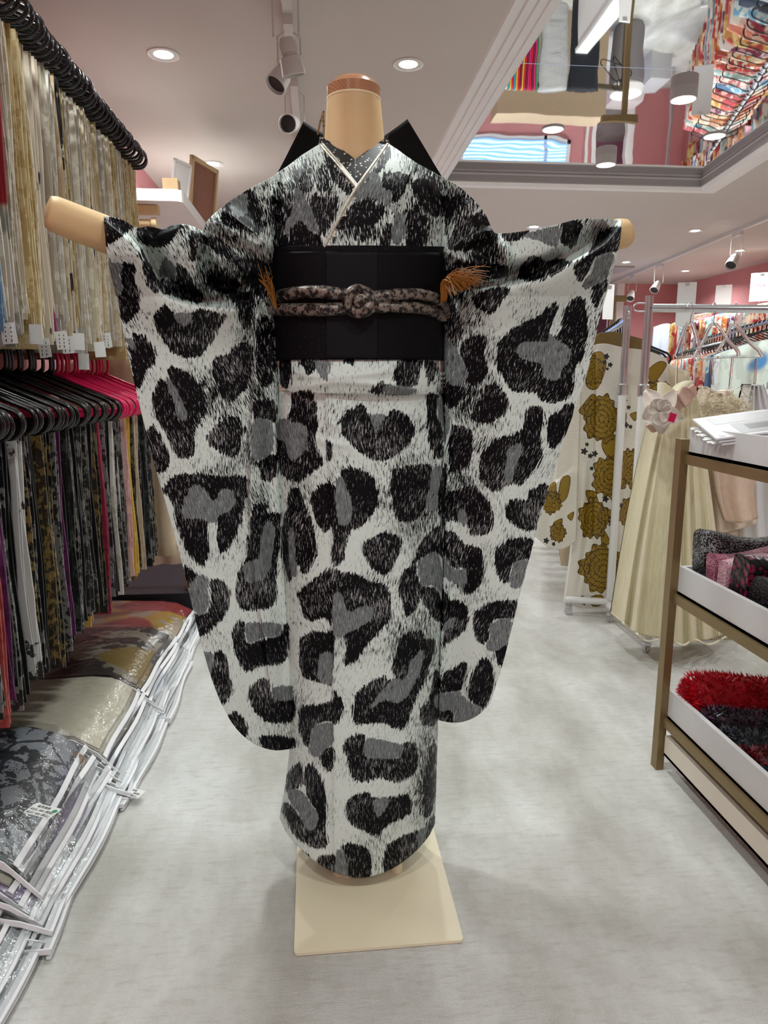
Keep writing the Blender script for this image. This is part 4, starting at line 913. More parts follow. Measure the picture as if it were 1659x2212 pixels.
def bag(xr, y0, y1, z, t, rz, mat, lab, grp, drop, seed):
    r = random.Random(seed); wdt = .46; yc = (y0+y1)/2
    e = empty('garment_bag', lab, 'garment bag', grp, (xr, yc, z), rz)
    ph = r.uniform(0, 6)
    def fn(x, y, zz):
        k = max(0.0, (x+.17)/.17)
        return (x+.006*math.sin(y*14+ph), y, zz-drop*k*k+.004*math.sin(y*11+ph+x*9)*(1 if zz > .004 else .3))
    L = (y1-y0)/2; cr = -.028-r.uniform(0, .03)
    q = MB(); nl = 3
    for a in range(nl): slab(q, -wdt+.03, cr-r.uniform(0, .014), -L+.02+r.uniform(0, .012), L-.03, .002+t*.82*a/nl, .002+t*.82*(a+.86)/nl, fn)
    q.build('folded_garment', mat, e, True)
    q = MB(); slab(q, -wdt, -.006, -L+.004, L-.004, .0, t, fn, 9, 9); q.build('film_sleeve', M_FILM, e, True)
    q = MB()
    slab(q, -.016, 0, -L, L, t*.62, t*.62+.003, fn, 2, 9); q.build('zip_tape', M_ZIP, e)
    q = MB(); slab(q, -.046, -.037, -L+.01, L-.01, t*.9, t*.9+.0025, fn, 2, 9); q.build('inner_tape', M_ZIP, e)
    q = MB(); slab(q, -wdt, 0, -L-.002, -L+.001, t*.45, t*.45+.012, fn, 9, 2); q.build('front_edge_tape', M_ZIP, e)
    q = MB(); slab(q, -.010, -.002, -L, L, t*.05, t*.05+.003, fn, 2, 9); q.build('side_edge_tape', M_ZIP, e)
    return e
def floral(name, base, ink):
    m = NT(name); v = m.coord(); wv = m.noise(v, 9, 2); a = m.noise(v, 34, 4, .65); vo = m.add('ShaderNodeTexVoronoi', i_Vector=v, i_Scale=11.0); vo.feature = 'DISTANCE_TO_EDGE'
    k = m.math('LESS_THAN', m.math('ADD', vo.outputs['Distance'], m.math('MULTIPLY', m.math('SUBTRACT', a, .5), .35)), .05)
    k2 = m.math('GREATER_THAN', m.math('ADD', m.math('MULTIPLY', a, .6), m.math('MULTIPLY', wv, .5)), .60)
    c = m.mix(m.math('MAXIMUM', k, k2), base, ink); m.link(c, m.b.inputs['Base Color']); m.b.inputs['Roughness'].default_value = .5; m.bump(a, .2); return m.m
BG = [('beige wool', col('wool_beige', sc(178,164,146), .8, noise=.1, nscale=60, bump=.4)), ('greige', col('wool_greige', sc(190,182,170), .8, noise=.08, nscale=60, bump=.4)), ('lilac', col('silk_lilac', sc(176,156,190), .6, noise=.1)), ('taupe', col('wool_taupe', sc(140,124,108), .8, noise=.12, bump=.4)),
      ('copper', col('silk_copper', sc(186,136,96), .45, noise=.12)), ('olive silk', col('silk_olive', sc(140,134,100), .5, noise=.15)), ('silver grey', col('silk_grey', sc(168,166,162), .5, noise=.08)), ('cream', col('silk_cream', sc(206,198,180), .6, noise=.08)), ('black', col('silk_black', sc(34,33,34), .6, noise=.2)), ('brown', col('silk_brown', sc(140,112,84), .6, noise=.2))]
FLG = floral('grey_floral_silk', sc(150,152,158), sc(56,58,64)); FLD = brocade('dark_floral_silk', sc(62,56,54), sc(150,140,126), 14, .55, acc2=sc(140,118,64)); FLO = brocade('gold_floral_silk', sc(176,160,140), sc(186,150,66), 14, .5, acc2=sc(160,60,60))
PILES = [('in the nearest floor pile', 1.23, .50, 8, -.535, .0255, [0, 6, 1, 3, 2, 7, 9, FLG], ['grey floral']), ('in the second pile', 1.70, .46, 8, -.505, .020, [6, 3, 5, 8, 4, 1, 0, 7], None), ('in the third pile', 2.13, .50, 7, -.505, .022, [7, 6, 8, 1, 8, 8, FLD], ['dark floral']), ('in the farthest pile', 2.60, .46, 6, -.51, .022, [1, 0, 6, 3, 7, FLO], ['gold floral']), ('in the bottom-left corner pile', .90, .34, 6, -.56, .02, [1, 0, 7, 8, 6, 7], None)]
for pi, (where, y0, ln, n, xr, t, mats, nm) in enumerate(PILES):
    for k in range(n):
        mt = mats[k]
        if isinstance(mt, int): nme, mt = BG[mt]
        else: nme = nm[0]
        lev = 'bottom' if k == 0 else ('topmost' if k == n-1 else nth(k)+' up')
        if k and k < n-1: lev = nth(k)+' up'
        bag(xr-.008*k+random.uniform(-.012, .012), y0+.013*k+random.uniform(-.012, .014), y0+ln+.012*k+random.uniform(-.02, .02), .003+k*t, t*.94, random.uniform(-.035, .035), mt,
            'clear bag of %s cloth %s, %s' % (nme, where, lev), 'clear garment bags on the floor', min(.9*k*t, .055+.012*k)*.9, pi*50+k)
def text_mesh(name, body, size, mat, parent, M, align='LEFT', depth=.0002):
    cu = bpy.data.curves.new(name, 'FONT'); cu.body = body; cu.size = size; cu.align_x = align; cu.extrude = depth; cu.resolution_u = 3
    o = bpy.data.objects.new(name, cu); C.objects.link(o); bpy.context.view_layer.update()
    me = bpy.data.meshes.new_from_object(o); bpy.data.objects.remove(o)
    me.materials.clear(); me.materials.append(mat)
    o = bpy.data.objects.new(name, me); C.objects.link(o); o.parent = parent; o.matrix_local = M; return o
M_GREEN = col('green_sticker', sc(60, 140, 100), .6)
for k, (px, py, z, lab) in enumerate(((92, 1752, .212, 'white price label with a green dot on the grey floral bag'), (283, 1712, .024, 'white price label sticking out of the second pile of bags'), (318, 1606, .024, 'small white price label on the third pile of bags'))):
    p = at_z(px, py, z); e = empty('price_label', lab, 'price label', 'price labels on the bags', tuple(p), -.42)
    MB().b2(-.034, .034, -.018, .018, 0, .0008).build('card', M_CARD, e)
    for j, tx in enumerate(('販売価格', '¥235, 000 (税抜)', '¥257, 000 (税込)')): text_mesh('print', tx, .0085, M_INK, e, Matrix.Translation((-.03 if j else -.022, .007-.011*j, .001)))
    if k == 0: MB().lathe([(.0055, .0008), (.0055, .0012)], 16, (.026, .006, 0)).build('green_dot', M_GREEN, e)
# ------------------------------------------------------------------ beyond the rails: garments, dark plinth, white shelf with frames
def hang_sheet(name, x0, x1, y, z1, z0, mat, lab, cat, grp=None, folds=5, amp=.012, flare=.0, seed=1, shoulder=.05, thick=.012):
    r = random.Random(seed); nu, nv = 26, 16; P = np.zeros((nv, nu, 3))
    for i in range(nv):
        v = i/(nv-1)
        for j in range(nu):
            u = j/(nu-1); cx = (x0+x1)/2; hw = (x1-x0)/2*(1+flare*v)
            z = z1+(z0-z1)*v-(1-v)**6*shoulder*abs(2*u-1)**1.5
            P[i, j] = (cx+hw*(2*u-1), y+amp*(v**.7)*math.sin(u*folds*2*math.pi+seed)+.3*amp*math.sin(u*9+v*5), z+.008*math.sin(u*7+seed)*v)
    q = MB(); q.grid(P); o = q.build(name, mat, None, 'all', fix=False); s = o.modifiers.new('t', 'SOLIDIFY'); s.thickness = thick; s.offset = 0
    return tag(o, lab, cat, grp)
for k, (x0, x1, y, z1, z0, c, lab) in enumerate(((-1.04, -.62, 2.96, 1.20, .36, sc(196,176,150), 'beige robe hanging behind the pink hangers'), (-1.04, -.60, 3.05, 1.21, .30, sc(204,180,162), 'pinkish beige robe hanging behind the left rails'), (-1.02, -.58, 3.14, 1.17, .40, sc(150,150,152), 'grey robe hanging behind the left rails beside the sleeve'), (-1.02, -.54, 3.24, 1.15, .5, sc(28,24,24), 'black robe hanging at the far end of the left rails'))):
    hang_sheet('hanging_robe', x0, x1, y, z1, z0, col('robe_cloth', c, .8, noise=.06), lab, 'robe', 'robes beyond the left rails', seed=k+1)
tag(MB().b2(-1.08, -.44, 3.12, 3.75, 0, .15).build('plinth', col('navy_plinth', sc(22, 26, 36), .6)), 'low dark navy plinth on the floor beyond the bags', 'plinth')
q = MB().lathe([(.028, .15), (.034, .16), (.036, .26), (.030, .27), (0, .27)], 20, (-.60, 3.2, 0)); tag(q.build('wooden_pot', col('pale_wood', sc(206, 180, 140), .6, noise=.08, nscale=30), None, True), 'small pale wooden pot on the navy plinth', 'pot')
M_PALEW = col('beige_wood', sc(214, 190, 146), .55, noise=.06, nscale=20)
sh = empty('wall_shelf', 'thick white wall shelf with a wooden rod beneath it, left of the shoulder', 'shelf', loc=(-1.1, 3.5, 1.9))
cs = [(0, 0), (.452, 0), (.47, .006), (.483, .02), (.487, .04), (.487, 2.1), (0, 2.1)]
MB().prism(cs, .0, .052, lambda a, b, z: (a, b, z)).build('board', M_WHITE, sh)
MB().box((.18, .1, -.02), (.36, .05, .035)).build('under_batten', M_PALEW, sh)
MB().tube([(0, .06, -.09), (.33, .06, -.09)], .022, 16).build('rod', M_PALEW, sh, True)
MB().lathe([(0, -.012), (.028, -.012), (.03, -.008), (.03, .008), (.028, .012), (0, .012)], 20, (.345, .06, -.09), rot=roty(math.pi/2)).build('rod_end', M_PALEW, sh, True)
def frame(name, lab, cat, x, y, w_, h_, lean, yaw, matf, inner, t=.02):
    e = empty(name, lab, cat, 'frames on the white shelf', (x, y, 1.953), yaw); R = rotx(lean)
    f = lambda c, d: (tuple(R @ Vector(c)), d)
    q = MB()
    for c, d in (((0, 0, t/2), (w_, t, t)), ((0, 0, h_-t/2), (w_, t, t)), ((-w_/2+t/2, 0, h_/2), (t, t, h_)), ((w_/2-t/2, 0, h_/2), (t, t, h_))): q.box(tuple(R @ Vector(c)), d, R)
    q.build('frame_border', matf, e)
    MB().box(tuple(R @ Vector((0, .004, h_/2))), (w_-t, .006, h_-t), R).build('backing', inner, e); return e
M_TAN = col('tan_card', sc(150, 104, 84), .7, noise=.05); M_PAPER = col('white_paper', sc(238, 238, 236), .7)
frame('picture_frame', 'pale wood picture frame seen from behind, leaning on the white shelf', 'frame', -.645, 4.25, .30, .32, .12, 1.25, M_PALEW, M_TAN)
frame('picture_frame', 'white framed photograph at the far end of the white shelf', 'frame', -.64, 5.0, .2, .22, .12, .2, M_WHITE, M_PAPER, .016)
frame('display_board', 'thin white display board leaning back on the white shelf', 'board', -.715, 3.95, .14, .24, .2, 1.1, M_WHITE, M_PAPER, .01)
tag(MB().box((-.70, 3.74, 2.0), (.07, .07, .095), rotx(.1)).box((-.70, 3.70, 2.0), (.073, .006, .098), rotx(.1)).build('wooden_box', col('grained_wood', sc(186, 156, 116), .6, noise=.15, nscale=8)), 'small grained wooden box leaning on the front of the white shelf', 'box')
M_GLOW = col('white_acrylic', sc(250, 250, 250), .4)
tag(MB().b2(-.63, -.55, 5.1, 5.13, 1.953, 2.16).build('acrylic_panel', M_GLOW), 'bright white upright panel at the far end of the white shelf', 'panel')
# ================================================================== right side
M_WPIPE = col('white_pipe', sc(232, 232, 232), .35, noise=.01)
M_GOLD = col('brushed_bronze_gold', sc(138, 118, 82), .42, metal=.6, noise=.04, nscale=8)
M_TRAY = col('white_laminate', sc(208, 207, 207), .4, noise=.01)
def caster(parent, x, y, top):
    q = MB(); q.lathe([(.006, top), (.006, top-.02), (.016, top-.022), (.018, top-.035), (.012, top-.04)], 14, (x, y, 0))
    q.box((x-.009, y, .026), (.004, .026, .03)).box((x+.009, y, .026), (.004, .026, .03)); q.build('caster_fork', M_CHROME, parent, True)
    MB().lathe([(.006, -.006), (.018, -.006), (.019, 0), (.018, .006), (.006, .006)], 16, (x, y, .019), rot=roty(math.pi/2)).build('caster_wheel', M_CHROME, parent, True)
def garment_rack(lab, x, y, rz, length, ztop, zrail, hook_side):
    e = empty('garment_rack', lab, 'garment rack', 'wheeled garment racks', (x, y, 0), rz)
    for k, px in enumerate((0, length)):
        MB().tube([(px, 0, .085), (px, 0, 1.06)], .0185, 14).build('lower_post', M_WPIPE, e, True)
        MB().tube([(px, 0, 1.02), (px, 0, ztop)], .0165, 14).build('upper_post', M_CHROME, e, True)
        MB().lathe([(.0185, 1.03), (.023, 1.035), (.023, 1.075), (.0185, 1.08)], 16, (px, 0, 0)).build('post_collar', M_CHROME, e, True)
        MB().tube([(px, -.2, .075), (px, .2, .075)], .0165, 14).build('foot', M_WPIPE, e, True)
        for yy in (-.185, .185): caster(e, px, yy, .07)
        if k == 0:
            h = [(px, 0, ztop-.03), (px+hook_side*.05, 0, ztop-.03), (px+hook_side*.062, 0, ztop-.045), (px+hook_side*.05, 0, ztop-.06), (px, 0, ztop-.06)]
            MB().tube([tuple(p) for p in spline(h, 4)], .003, 8).build('end_hook', M_CHROME, e, True)
    MB().tube([(0, 0, zrail), (length, 0, zrail)], .0165, 14).build('top_rail', M_CHROME, e, True)
    return e
# local x axis runs along the rail
AA = math.radians(90-17.2)
garment_rack('chrome and white wheeled rack of black hangers behind the gold-flower kimono', 1.335, 3.05, AA, 2.0, 1.412, 1.355, -1)
garment_rack('chrome and white wheeled rack holding the pale yellow tulle dress', 1.312, 2.80, 0, 1.7, 1.425, 1.378, -1)
# ------------------------------------------------------------------ robes on rails
def robe_mesh(w_, L, seed, thick=.02, sl=.0):
    """a robe on a hanger: sloping shoulders, hanging sleeves, folds"""
    r = random.Random(seed); nu, nv = 22, 12; F_, B_ = np.zeros((nv, nu, 3)), np.zeros((nv, nu, 3))
    for i in range(nv):
        v = i/(nv-1)
        for j in range(nu):
            u = 2*j/(nu-1)-1; z = -L*v-(1-v)**3*.10*abs(u)**1.3
            if abs(u) > .8: z = max(z, -L*.72-.0)
            y = .008*math.sin(u*11+seed)*v+.006*math.sin(u*5+v*3+seed)
            F_[i, j] = (u*w_/2, y-thick/2-.004*math.cos(u*9), z); B_[i, j] = (u*w_/2, y+thick/2, z)
    q = MB(); q.grid(F_); n0 = len(q.v); q.grid(B_[:, ::-1])
    idx = lambda i, j: i*nu+j; jdx = lambda i, j: n0+i*nu+(nu-1-j)
    ed = [(0, j) for j in range(nu)]+[(i, nu-1) for i in range(1, nv)]+[(nv-1, j) for j in range(nu-2, -1, -1)]+[(i, 0) for i in range(nv-2, 0, -1)]
    for a, b in zip(ed, ed[1:]+ed[:1]): q.f.append((idx(*a), jdx(*a), jdx(*b), idx(*b))); q.mi.append(0)
    o = q.build('robe', M_WHITE, None, 'all'); d = o.data; bpy.data.objects.remove(o); return d
def put_robe(me, mat, loc, rz, lab, grp, name='hanging_kimono', cat='kimono'):
    o = bpy.data.objects.new(name, me); C.objects.link(o); o.location = loc; o.rotation_euler = (0, 0, rz)
    o.material_slots[0].link = 'OBJECT'; o.material_slots[0].material = mat; return tag(o, lab, cat, grp)
PASTEL = [('ivory with red flowers', sc(226,214,200), sc(176,48,56), sc(196,120,70)), ('blush pink floral', sc(224,190,184), sc(196,88,96), sc(236,222,210)), ('coral floral', sc(216,130,104), sc(236,206,180), sc(170,40,50)), ('cream and orange', sc(226,206,170), sc(206,120,56), sc(150,60,40)), ('pale teal floral', sc(160,190,186), sc(226,220,206), sc(80,130,150)),
          ('crimson patterned', sc(150,34,48), sc(214,170,150), sc(220,206,190)), ('white and plum', sc(222,214,212), sc(120,50,80), sc(196,150,160)), ('peach floral', sc(230,188,156), sc(190,70,60), sc(238,222,196)), ('sky blue', sc(110,158,186), sc(206,214,210), sc(70,110,150)), ('butter yellow', sc(226,208,140), sc(200,150,80), sc(190,80,70))]
PM = [brocade('silk_'+n.replace(' ', '_'), a, b, 34, .53, (1, 1, .8), acc2=c) for n, a, b, c in PASTEL]
rm = [robe_mesh(.62, .78, k) for k in range(5)]
rail_r = empty('clothes_rail', 'pale wooden rail of colourful kimonos along the right pink wall', 'rail', loc=(4.66, 6.6, 1.87))
MB().tube([(0, -2.2, 0), (0, 2.2, 0)], .014, 10).build('bar', M_PALEW, rail_r, True)
for y in (-2.0, 0, 2.0): MB().box((.245, y, 0), (.49, .03, .03)).build('bracket', M_WHITE, rail_r)
rail_l = empty('clothes_rail', 'lower wooden rail of colourful kimonos along the right pink wall', 'rail', loc=(4.66, 6.6, 1.0))
MB().tube([(0, -2.2, 0), (0, 2.2, 0)], .014, 10).build('bar', M_PALEW, rail_l, True)
for y in (-2.0, 0, 2.0): MB().box((.245, y, 0), (.49, .03, .03)).build('bracket', M_WHITE, rail_l)
for tier, z in (('upper', 1.865), ('lower', 1.005)):
    for i in range(44):
        k = (i*7+(3 if tier == 'lower' else 0)+i//5) % 10
        put_robe(rm[i % 5], PM[k], (4.66+random.uniform(-.03, .03), 4.5+.097*i, z), random.uniform(-.06, .06), '%s kimono on the %s right wall rail, %s from near end' % (PASTEL[k][0], tier, nth(i)), 'colourful kimonos on the right wall rails')
# rack C: white robes on black hangers, running away at the right
dC = Vector((4.17-3.18, 7.72-4.9)).normalized(); aC = math.atan2(dC.y, dC.x)
rc = garment_rack('chrome wheeled rack of pale floral kimonos on black hangers at the right', 3.10, 4.68, aC, 3.2, 1.56, 1.50, -1)
for o in rc.children:
    pass
WH = [('white leaf-print', sc(222,224,224), sc(120,128,134), sc(196,202,206)), ('pale green with blue flower', sc(206,216,206), sc(190,200,190), sc(80,140,190)), ('white lilac-print', sc(216,216,222), sc(150,120,170), sc(226,228,230)), ('navy and white', sc(32,38,54), sc(206,206,206), sc(60,70,90)), ('white', sc(226,226,224), sc(206,206,206), sc(216,216,214)), ('dark brown', sc(52,42,44), sc(70,58,58), sc(60,50,50)), ('ivory', sc(220,212,198), sc(206,190,170), sc(224,220,210))]
WM = [brocade('robe_'+n.replace(' ', '_'), a, b, 16, .56, (1, 1, .7), acc2=c) for n, a, b, c in WH]
rmc = [robe_mesh(.62, .95, 20+k) for k in range(4)]
def hang_row(x, y, a, s0, s1, n, zrail, mesh, mats, names, where, grp, wrot=0.0):
    d = Vector((math.cos(a), math.sin(a))); first = None
    for i in range(n):
        s = s0+(s1-s0)*i/(n-1); p = Vector((x, y))+d*s
        k = (i*3+1) % len(mats)
        mats_, names_ = (mats, names) if (i < 4 or where != 'on the far-right rack') else (PM, [n for n, *_ in PASTEL])
        k = k if mats_ is mats else (i*7) % 10
        rz = a-math.pi/2+wrot+random.uniform(-.05, .05)
        put_robe(mesh[i % len(mesh)], mats_[k], (p.x, p.y, zrail-.125), rz, '%s kimono %s, %s from near end' % (names_[k], where, nth(i)), grp)
        lab = 'black hanger %s, %s from near end' % (where, nth(i))
        if first is None: first = hanger_tree('clothes_hanger', M_HBLK, lab, 'black hangers '+where); first.location = (p.x, p.y, zrail-.195); first.rotation_euler = (0, 0, rz)
        else: copy_tree(first, (p.x, p.y, zrail-.195), rz, lab)
hang_row(3.10, 4.68, aC, .12, 3.0, 24, 1.50, rmc, WM, [n for n, *_ in WH], 'on the far-right rack', 'pale kimonos on the far-right rack')
# robes behind the gold-flower kimono on rack A
WH2 = [('white with red dahlia', sc(224,218,212), sc(216,80,60), sc(226,160,160)), ('white with sage leaves', sc(220,220,214), sc(150,156,146), sc(214,200,170)), ('ivory', sc(218,210,194), sc(200,190,170), sc(226,220,210)), ('pale grey', sc(206,208,210), sc(190,192,194), sc(214,216,218))]
WM2 = [brocade('robe_'+n.replace(' ', '_'), a, b, 12, .58, (1, 1, 1), acc2=c) for n, a, b, c in WH2]
rma = [robe_mesh(.62, 1.04, 30+k) for k in range(4)]
hang_row(1.335, 3.05, AA, .20, 1.8, 15, 1.355, rma, WM2, [n for n, *_ in WH2], 'on the rack behind the kimono', 'pale kimonos on the rack behind the sleeve')
# ------------------------------------------------------------------ white kimono with gold chrysanthemums
FLW = [(1303,1228,58,1.0), (1300,905,46,1.25), (1318,1030,44,1.2), (1425,865,44,1.1), (1282,1120,36,1.4), (1365,1010,30,1.6), (1190,1085,26,1.1), (1362,1110,30,1.3), (1395,960,26,1.4), (1282,800,26,1.4), (1205,1150,20,1.2)]
LEF = [[(1275,770),(1300,760),(1310,790),(1290,840),(1265,830)], [(1262,870),(1282,850),(1296,875),(1275,900),(1250,890)], [(1330,905),(1352,890),(1350,915)], [(1300,955),(1335,940),(1332,990),(1310,985)], [(1212,1035),(1232,1030),(1225,1075),(1205,1085)], [(1180,1060),(1200,1040),(1200,1080)], [(1265,1060),(1290,1065),(1275,1090)], [(1300,1100),(1325,1105),(1310,1135),(1290,1120)], [(1255,1215),(1275,1225),(1268,1240)], [(1300,1140),(1318,1170),(1300,1180)], [(1275,1290),(1300,1285),(1305,1305),(1280,1310)], [(1225,1115),(1240,1105),(1235,1125)], [(1360,895),(1378,890),(1372,910)], [(1400,800),(1425,780),(1440,790),(1410,830)], [(1195,1130),(1215,1120),(1210,1145)]]
PLUM = [(1310,770,7),(1306,782,5),(1318,788,6),(1312,797,4),(1262,975,8),(1275,985,6),(1268,960,5),(1285,980,7),(1278,1012,5),(1335,1055,8),(1328,1080,9),(1340,1092,6),(1308,1078,8),(1322,1130,9),(1325,1145,5),(1318,1118,4),(1350,865,6),(1358,880,5),(1352,918,7),(1362,922,5),(1346,930,4),(1258,1290,4),(1262,1303,5),(1180,1168,7),(1196,1175,5)]
def chrysanthemum(P):
    g = np.full(P.shape[:-1], -99.0); ln = np.zeros(P.shape[:-1]); k = g.copy()
    for cx, cy, R, sy in FLW:
        dx, dy = P[..., 0]-cx, (P[..., 1]-cy)/sy; d = np.hypot(dx, dy)+1e-6; a = np.arctan2(dy, dx)
        e = R*(.88+.06*np.cos(a*14+cx)+.07*np.cos(a*5+cy))-d
        rings = d/R*5.2; ri = np.floor(rings); n_ = 7+ri*4
        cell = np.abs(((a/(2*math.pi)*n_+ri*.5) % 1)-.5)*2
        rr = np.abs(((rings+.35*(1-cell**2)) % 1)-.5)*2
        l = np.where((rr > .80) | (cell > .90), 1.0, 0.0)
        ln = np.where(e > 0, np.maximum(l, (e < 2.0)*1.0), ln); g = np.maximum(g, e)
    for q in LEF:
        s = sdf(P, q); g = np.maximum(g, s); ln = np.where((s > 0) & (s < 1.6), 1, ln)
    for cx, cy, r in PLUM:
        d = np.hypot(P[..., 0]-cx, P[..., 1]-cy); a = np.arctan2(P[..., 1]-cy, P[..., 0]-cx)
        k = np.maximum(k, r*(.8+.25*np.cos(5*a))-d)
    return g, ln, k
m = NT('gold_chrysanthemum_silk'); A_ = lambda n: m.add('ShaderNodeAttribute', attribute_name=n).outputs['Fac']
uvv = m.add('ShaderNodeAttribute', attribute_name='clothuv').outputs['Vector']
wv = m.add('ShaderNodeTexWave', i_Vector=uvv, i_Scale=90.0, i_Distortion=9.0, i_Detail=1.0)
wv.bands_direction = 'Y'
basec = m.mix(wv.outputs[1], sc(220, 216, 204), sc(234, 231, 222))
gold = m.mix(m.math('GREATER_THAN', A_('line'), .5), sc(146, 118, 30), sc(70, 48, 14))
c = m.mix(m.math('GREATER_THAN', A_('gold'), 0), basec, gold); c = m.mix(m.math('GREATER_THAN', A_('plum'), 0), c, sc(30, 34, 36))
m.link(c, m.b.inputs['Base Color']); m.b.inputs['Roughness'].default_value = .4; M_CHRY = m.m
def chry_cloth(name, P, Yd, parent, bk):
    o = cloth(name, P, Yd, M_CHRY, parent, bk, two=True)
    pp = np.r_[P.reshape(-1, 2), P[:, ::-1].reshape(-1, 2)]; g, l, k = chrysanthemum(pp)
    for nm, arr in (('gold', g), ('line', l), ('plum', k)): o.data.attributes.new(nm, 'FLOAT', 'POINT').data.foreach_set('value', arr.astype(np.float32))
    return o
gk = empty('hanging_kimono', 'ivory kimono printed with large gold chrysanthemums, hung behind the chrome poles', 'kimono', loc=(0, 0, 0))
P = coons([(1256,756),(1300,742),(1345,750),(1400,758),(1440,774)], [(1220,1303),(1260,1314),(1310,1312),(1352,1303)], [(1256,756),(1250,850),(1246,1000),(1240,1150),(1220,1303)], [(1440,774),(1446,860),(1425,1000),(1390,1150),(1352,1303)], 150, 260)
Yd = 3.105+0*P[..., 0]
for pts, h, a, b in (([(1290,760),(1288,900),(1285,1050),(1284,1200)], .03, 30, 4), ([(1340,800),(1338,950),(1335,1120),(1340,1290)], .018, 10, 30), ([(1262,1000),(1256,1150),(1240,1290)], .015, 8, 12), ([(1300,1080),(1270,1200),(1250,1300)], .012, 10, 6)): Yd = Yd-ridge(P, pts, h, a, b)
chry_cloth('robe_body', P, Yd, gk, Yd*0+3.13)
P = coons([(1236,812),(1246,790),(1256,770)], [(1158,1160),(1185,1182),(1215,1186),(1244,1170)], [(1236,812),(1215,880),(1190,960),(1172,1050),(1158,1160)], [(1256,770),(1252,900),(1248,1010),(1244,1170)], 70, 160)
Yd = 3.07+0*P[..., 0]-ridge(P, [(1236,830),(1215,940),(1200,1060),(1195,1170)], .02, 20, 8)-ridge(P, [(1160,1060),(1200,1045),(1244,1010)], .012, 4, 16)
chry_cloth('robe_sleeve', P, Yd, gk, Yd*0+3.11)
P = coons([(1290,722),(1320,716),(1350,722),(1400,735)], [(1262,758),(1300,748),(1350,756),(1404,764)], [(1290,722),(1276,740),(1262,758)], [(1400,735),(1404,750),(1404,764)], 40, 16)
cloth('collar_lining', P, 3.112+0*P[..., 0], col('olive_lining', sc(122, 100, 52), .6, noise=.08), gk, 3.128+0*P[..., 0], two=True)
# ------------------------------------------------------------------ pale yellow tulle dress
def tulle():
    m = NT('yellow_tulle'); v = m.coord(); n = m.noise(m.coord(scale=(1, 1, .05)), 120, 2)
    c = m.mix(m.ramp(n, .3, .7), sc(216, 205, 168), sc(228, 219, 186)); sp = m.math('GREATER_THAN', m.noise(v, 160, 0), .83)
    m.link(m.mix(sp, c, sc(250, 246, 230)), m.b.inputs['Base Color']); m.b.inputs['Roughness'].default_value = .7
    m.b.inputs['Subsurface Weight'].default_value = .0; m.b.inputs['Sheen Weight'].default_value = .4; return m.m
M_TUL = tulle()
yd = empty('tulle_dress', 'pale yellow tulle gown with dusky ribbon and organza flower on the front rack', 'dress', loc=(0, 0, 0))
P = coons([(1440,848),(1465,842),(1500,838)], [(1346,1345),(1375,1368),(1420,1378),(1470,1390),(1520,1384),(1580,1366)], [(1440,848),(1428,900),(1405,1000),(1382,1120),(1362,1240),(1346,1345)], [(1500,838),(1514,900),(1534,1050),(1554,1200),(1570,1290),(1580,1366)], 150, 120)
u = np.linspace(0, 1, 150)[None, :]; v = np.linspace(0, 1, 120)[:, None]
Yd = 2.60-.16*v*np.sin(np.pi*u)**.8-(.006+.018*v)*np.sin((u+.09*np.sin(u*9))*2*math.pi*5+1.2*np.sin(v*2))*np.clip(v*3, 0, 1)-.004*v*np.sin((u+.05*np.sin(u*13))*2*math.pi*17)
cloth('skirt', P, Yd, M_TUL, yd, 2.70+0*Yd, two=True)
q = spline([(1346,1345),(1375,1368),(1400,1385),(1440,1378),(1475,1393),(1500,1381),(1530,1392),(1560,1380),(1582,1366)], 8)
wz = at_y(q[:, 0], q[:, 1], np.interp(np.linspace(0, 1, len(q)), np.linspace(0, 1, 150), Yd[-1])-.012)
MB().tube(wz.tolist(), .004, 6).build('wired_hem', col('pale_hem', sc(238, 232, 208), .5), yd, True)
P = coons([(1438,826),(1452,838),(1470,846),(1485,830),(1498,822)], [(1436,866),(1470,870),(1502,864)], [(1438,826),(1436,866)], [(1498,822),(1502,864)], 40, 20)
cloth('bodice', P, 2.565+.02*np.cos(np.linspace(-2, 2, 40))[None]*-1+0*P[..., 0], M_TUL, yd, 2.64+0*P[..., 0], two=True)
M_RIB = col('dusky_pink_ribbon', sc(206, 172, 156), .45, noise=.04)
for tp, bt, Y in (([(1432,882),(1465,855),(1500,830)], [(1444,905),(1476,880),(1508,850)], 2.50), ([(1398,920),(1420,905),(1440,898)], [(1412,935),(1432,925),(1446,915)], 2.50), ([(1466,852),(1476,836),(1486,838)], [(1482,880),(1494,868),(1500,850)], 2.49)):
    P = coons(tp, bt, [tp[0], bt[0]], [tp[-1], bt[-1]], 24, 10); cloth('ribbon', P, Y+.012*np.sin(np.linspace(0, 3, 24))[None]+0*P[..., 0], M_RIB, yd, Y+.02+0*P[..., 0], two=True)
M_ORG = col('blush_organza', sc(238, 226, 216), .5, noise=.04, Alpha=.9)
r = random.Random(4)
for k in range(12):
    a = k*2*math.pi/12*2.4+.3; L = r.uniform(38, 58)*(1 if k < 8 else .55); cx, cy = 1428, 890; w0 = r.uniform(16, 24)
    ca, sa = math.cos(a), math.sin(a)*1.05
    pts = lambda s, t: (cx+ca*L*s-sa*w0*t*math.sin(math.pi*min(s*.82+.12, 1)), cy+sa*L*s+ca*w0*t*math.sin(math.pi*min(s*.82+.12, 1)))
    P = np.array([[pts(s, t) for t in np.linspace(-1, 1, 9)] for s in np.linspace(0, 1, 10)])
    Yd = 2.47-.012*k/3+.05*np.linspace(0, 1, 10)[:, None]**2*(k < 8)-.018*(np.linspace(-1, 1, 9)[None]**2)
    cloth('petal', P, Yd, M_ORG, yd, thick=.0012)
MB().box(tuple(at_y(1452, 902, 2.40)), (.024, .004, .03), roty(.3)).build('pink_tag', M_HPNK, yd)
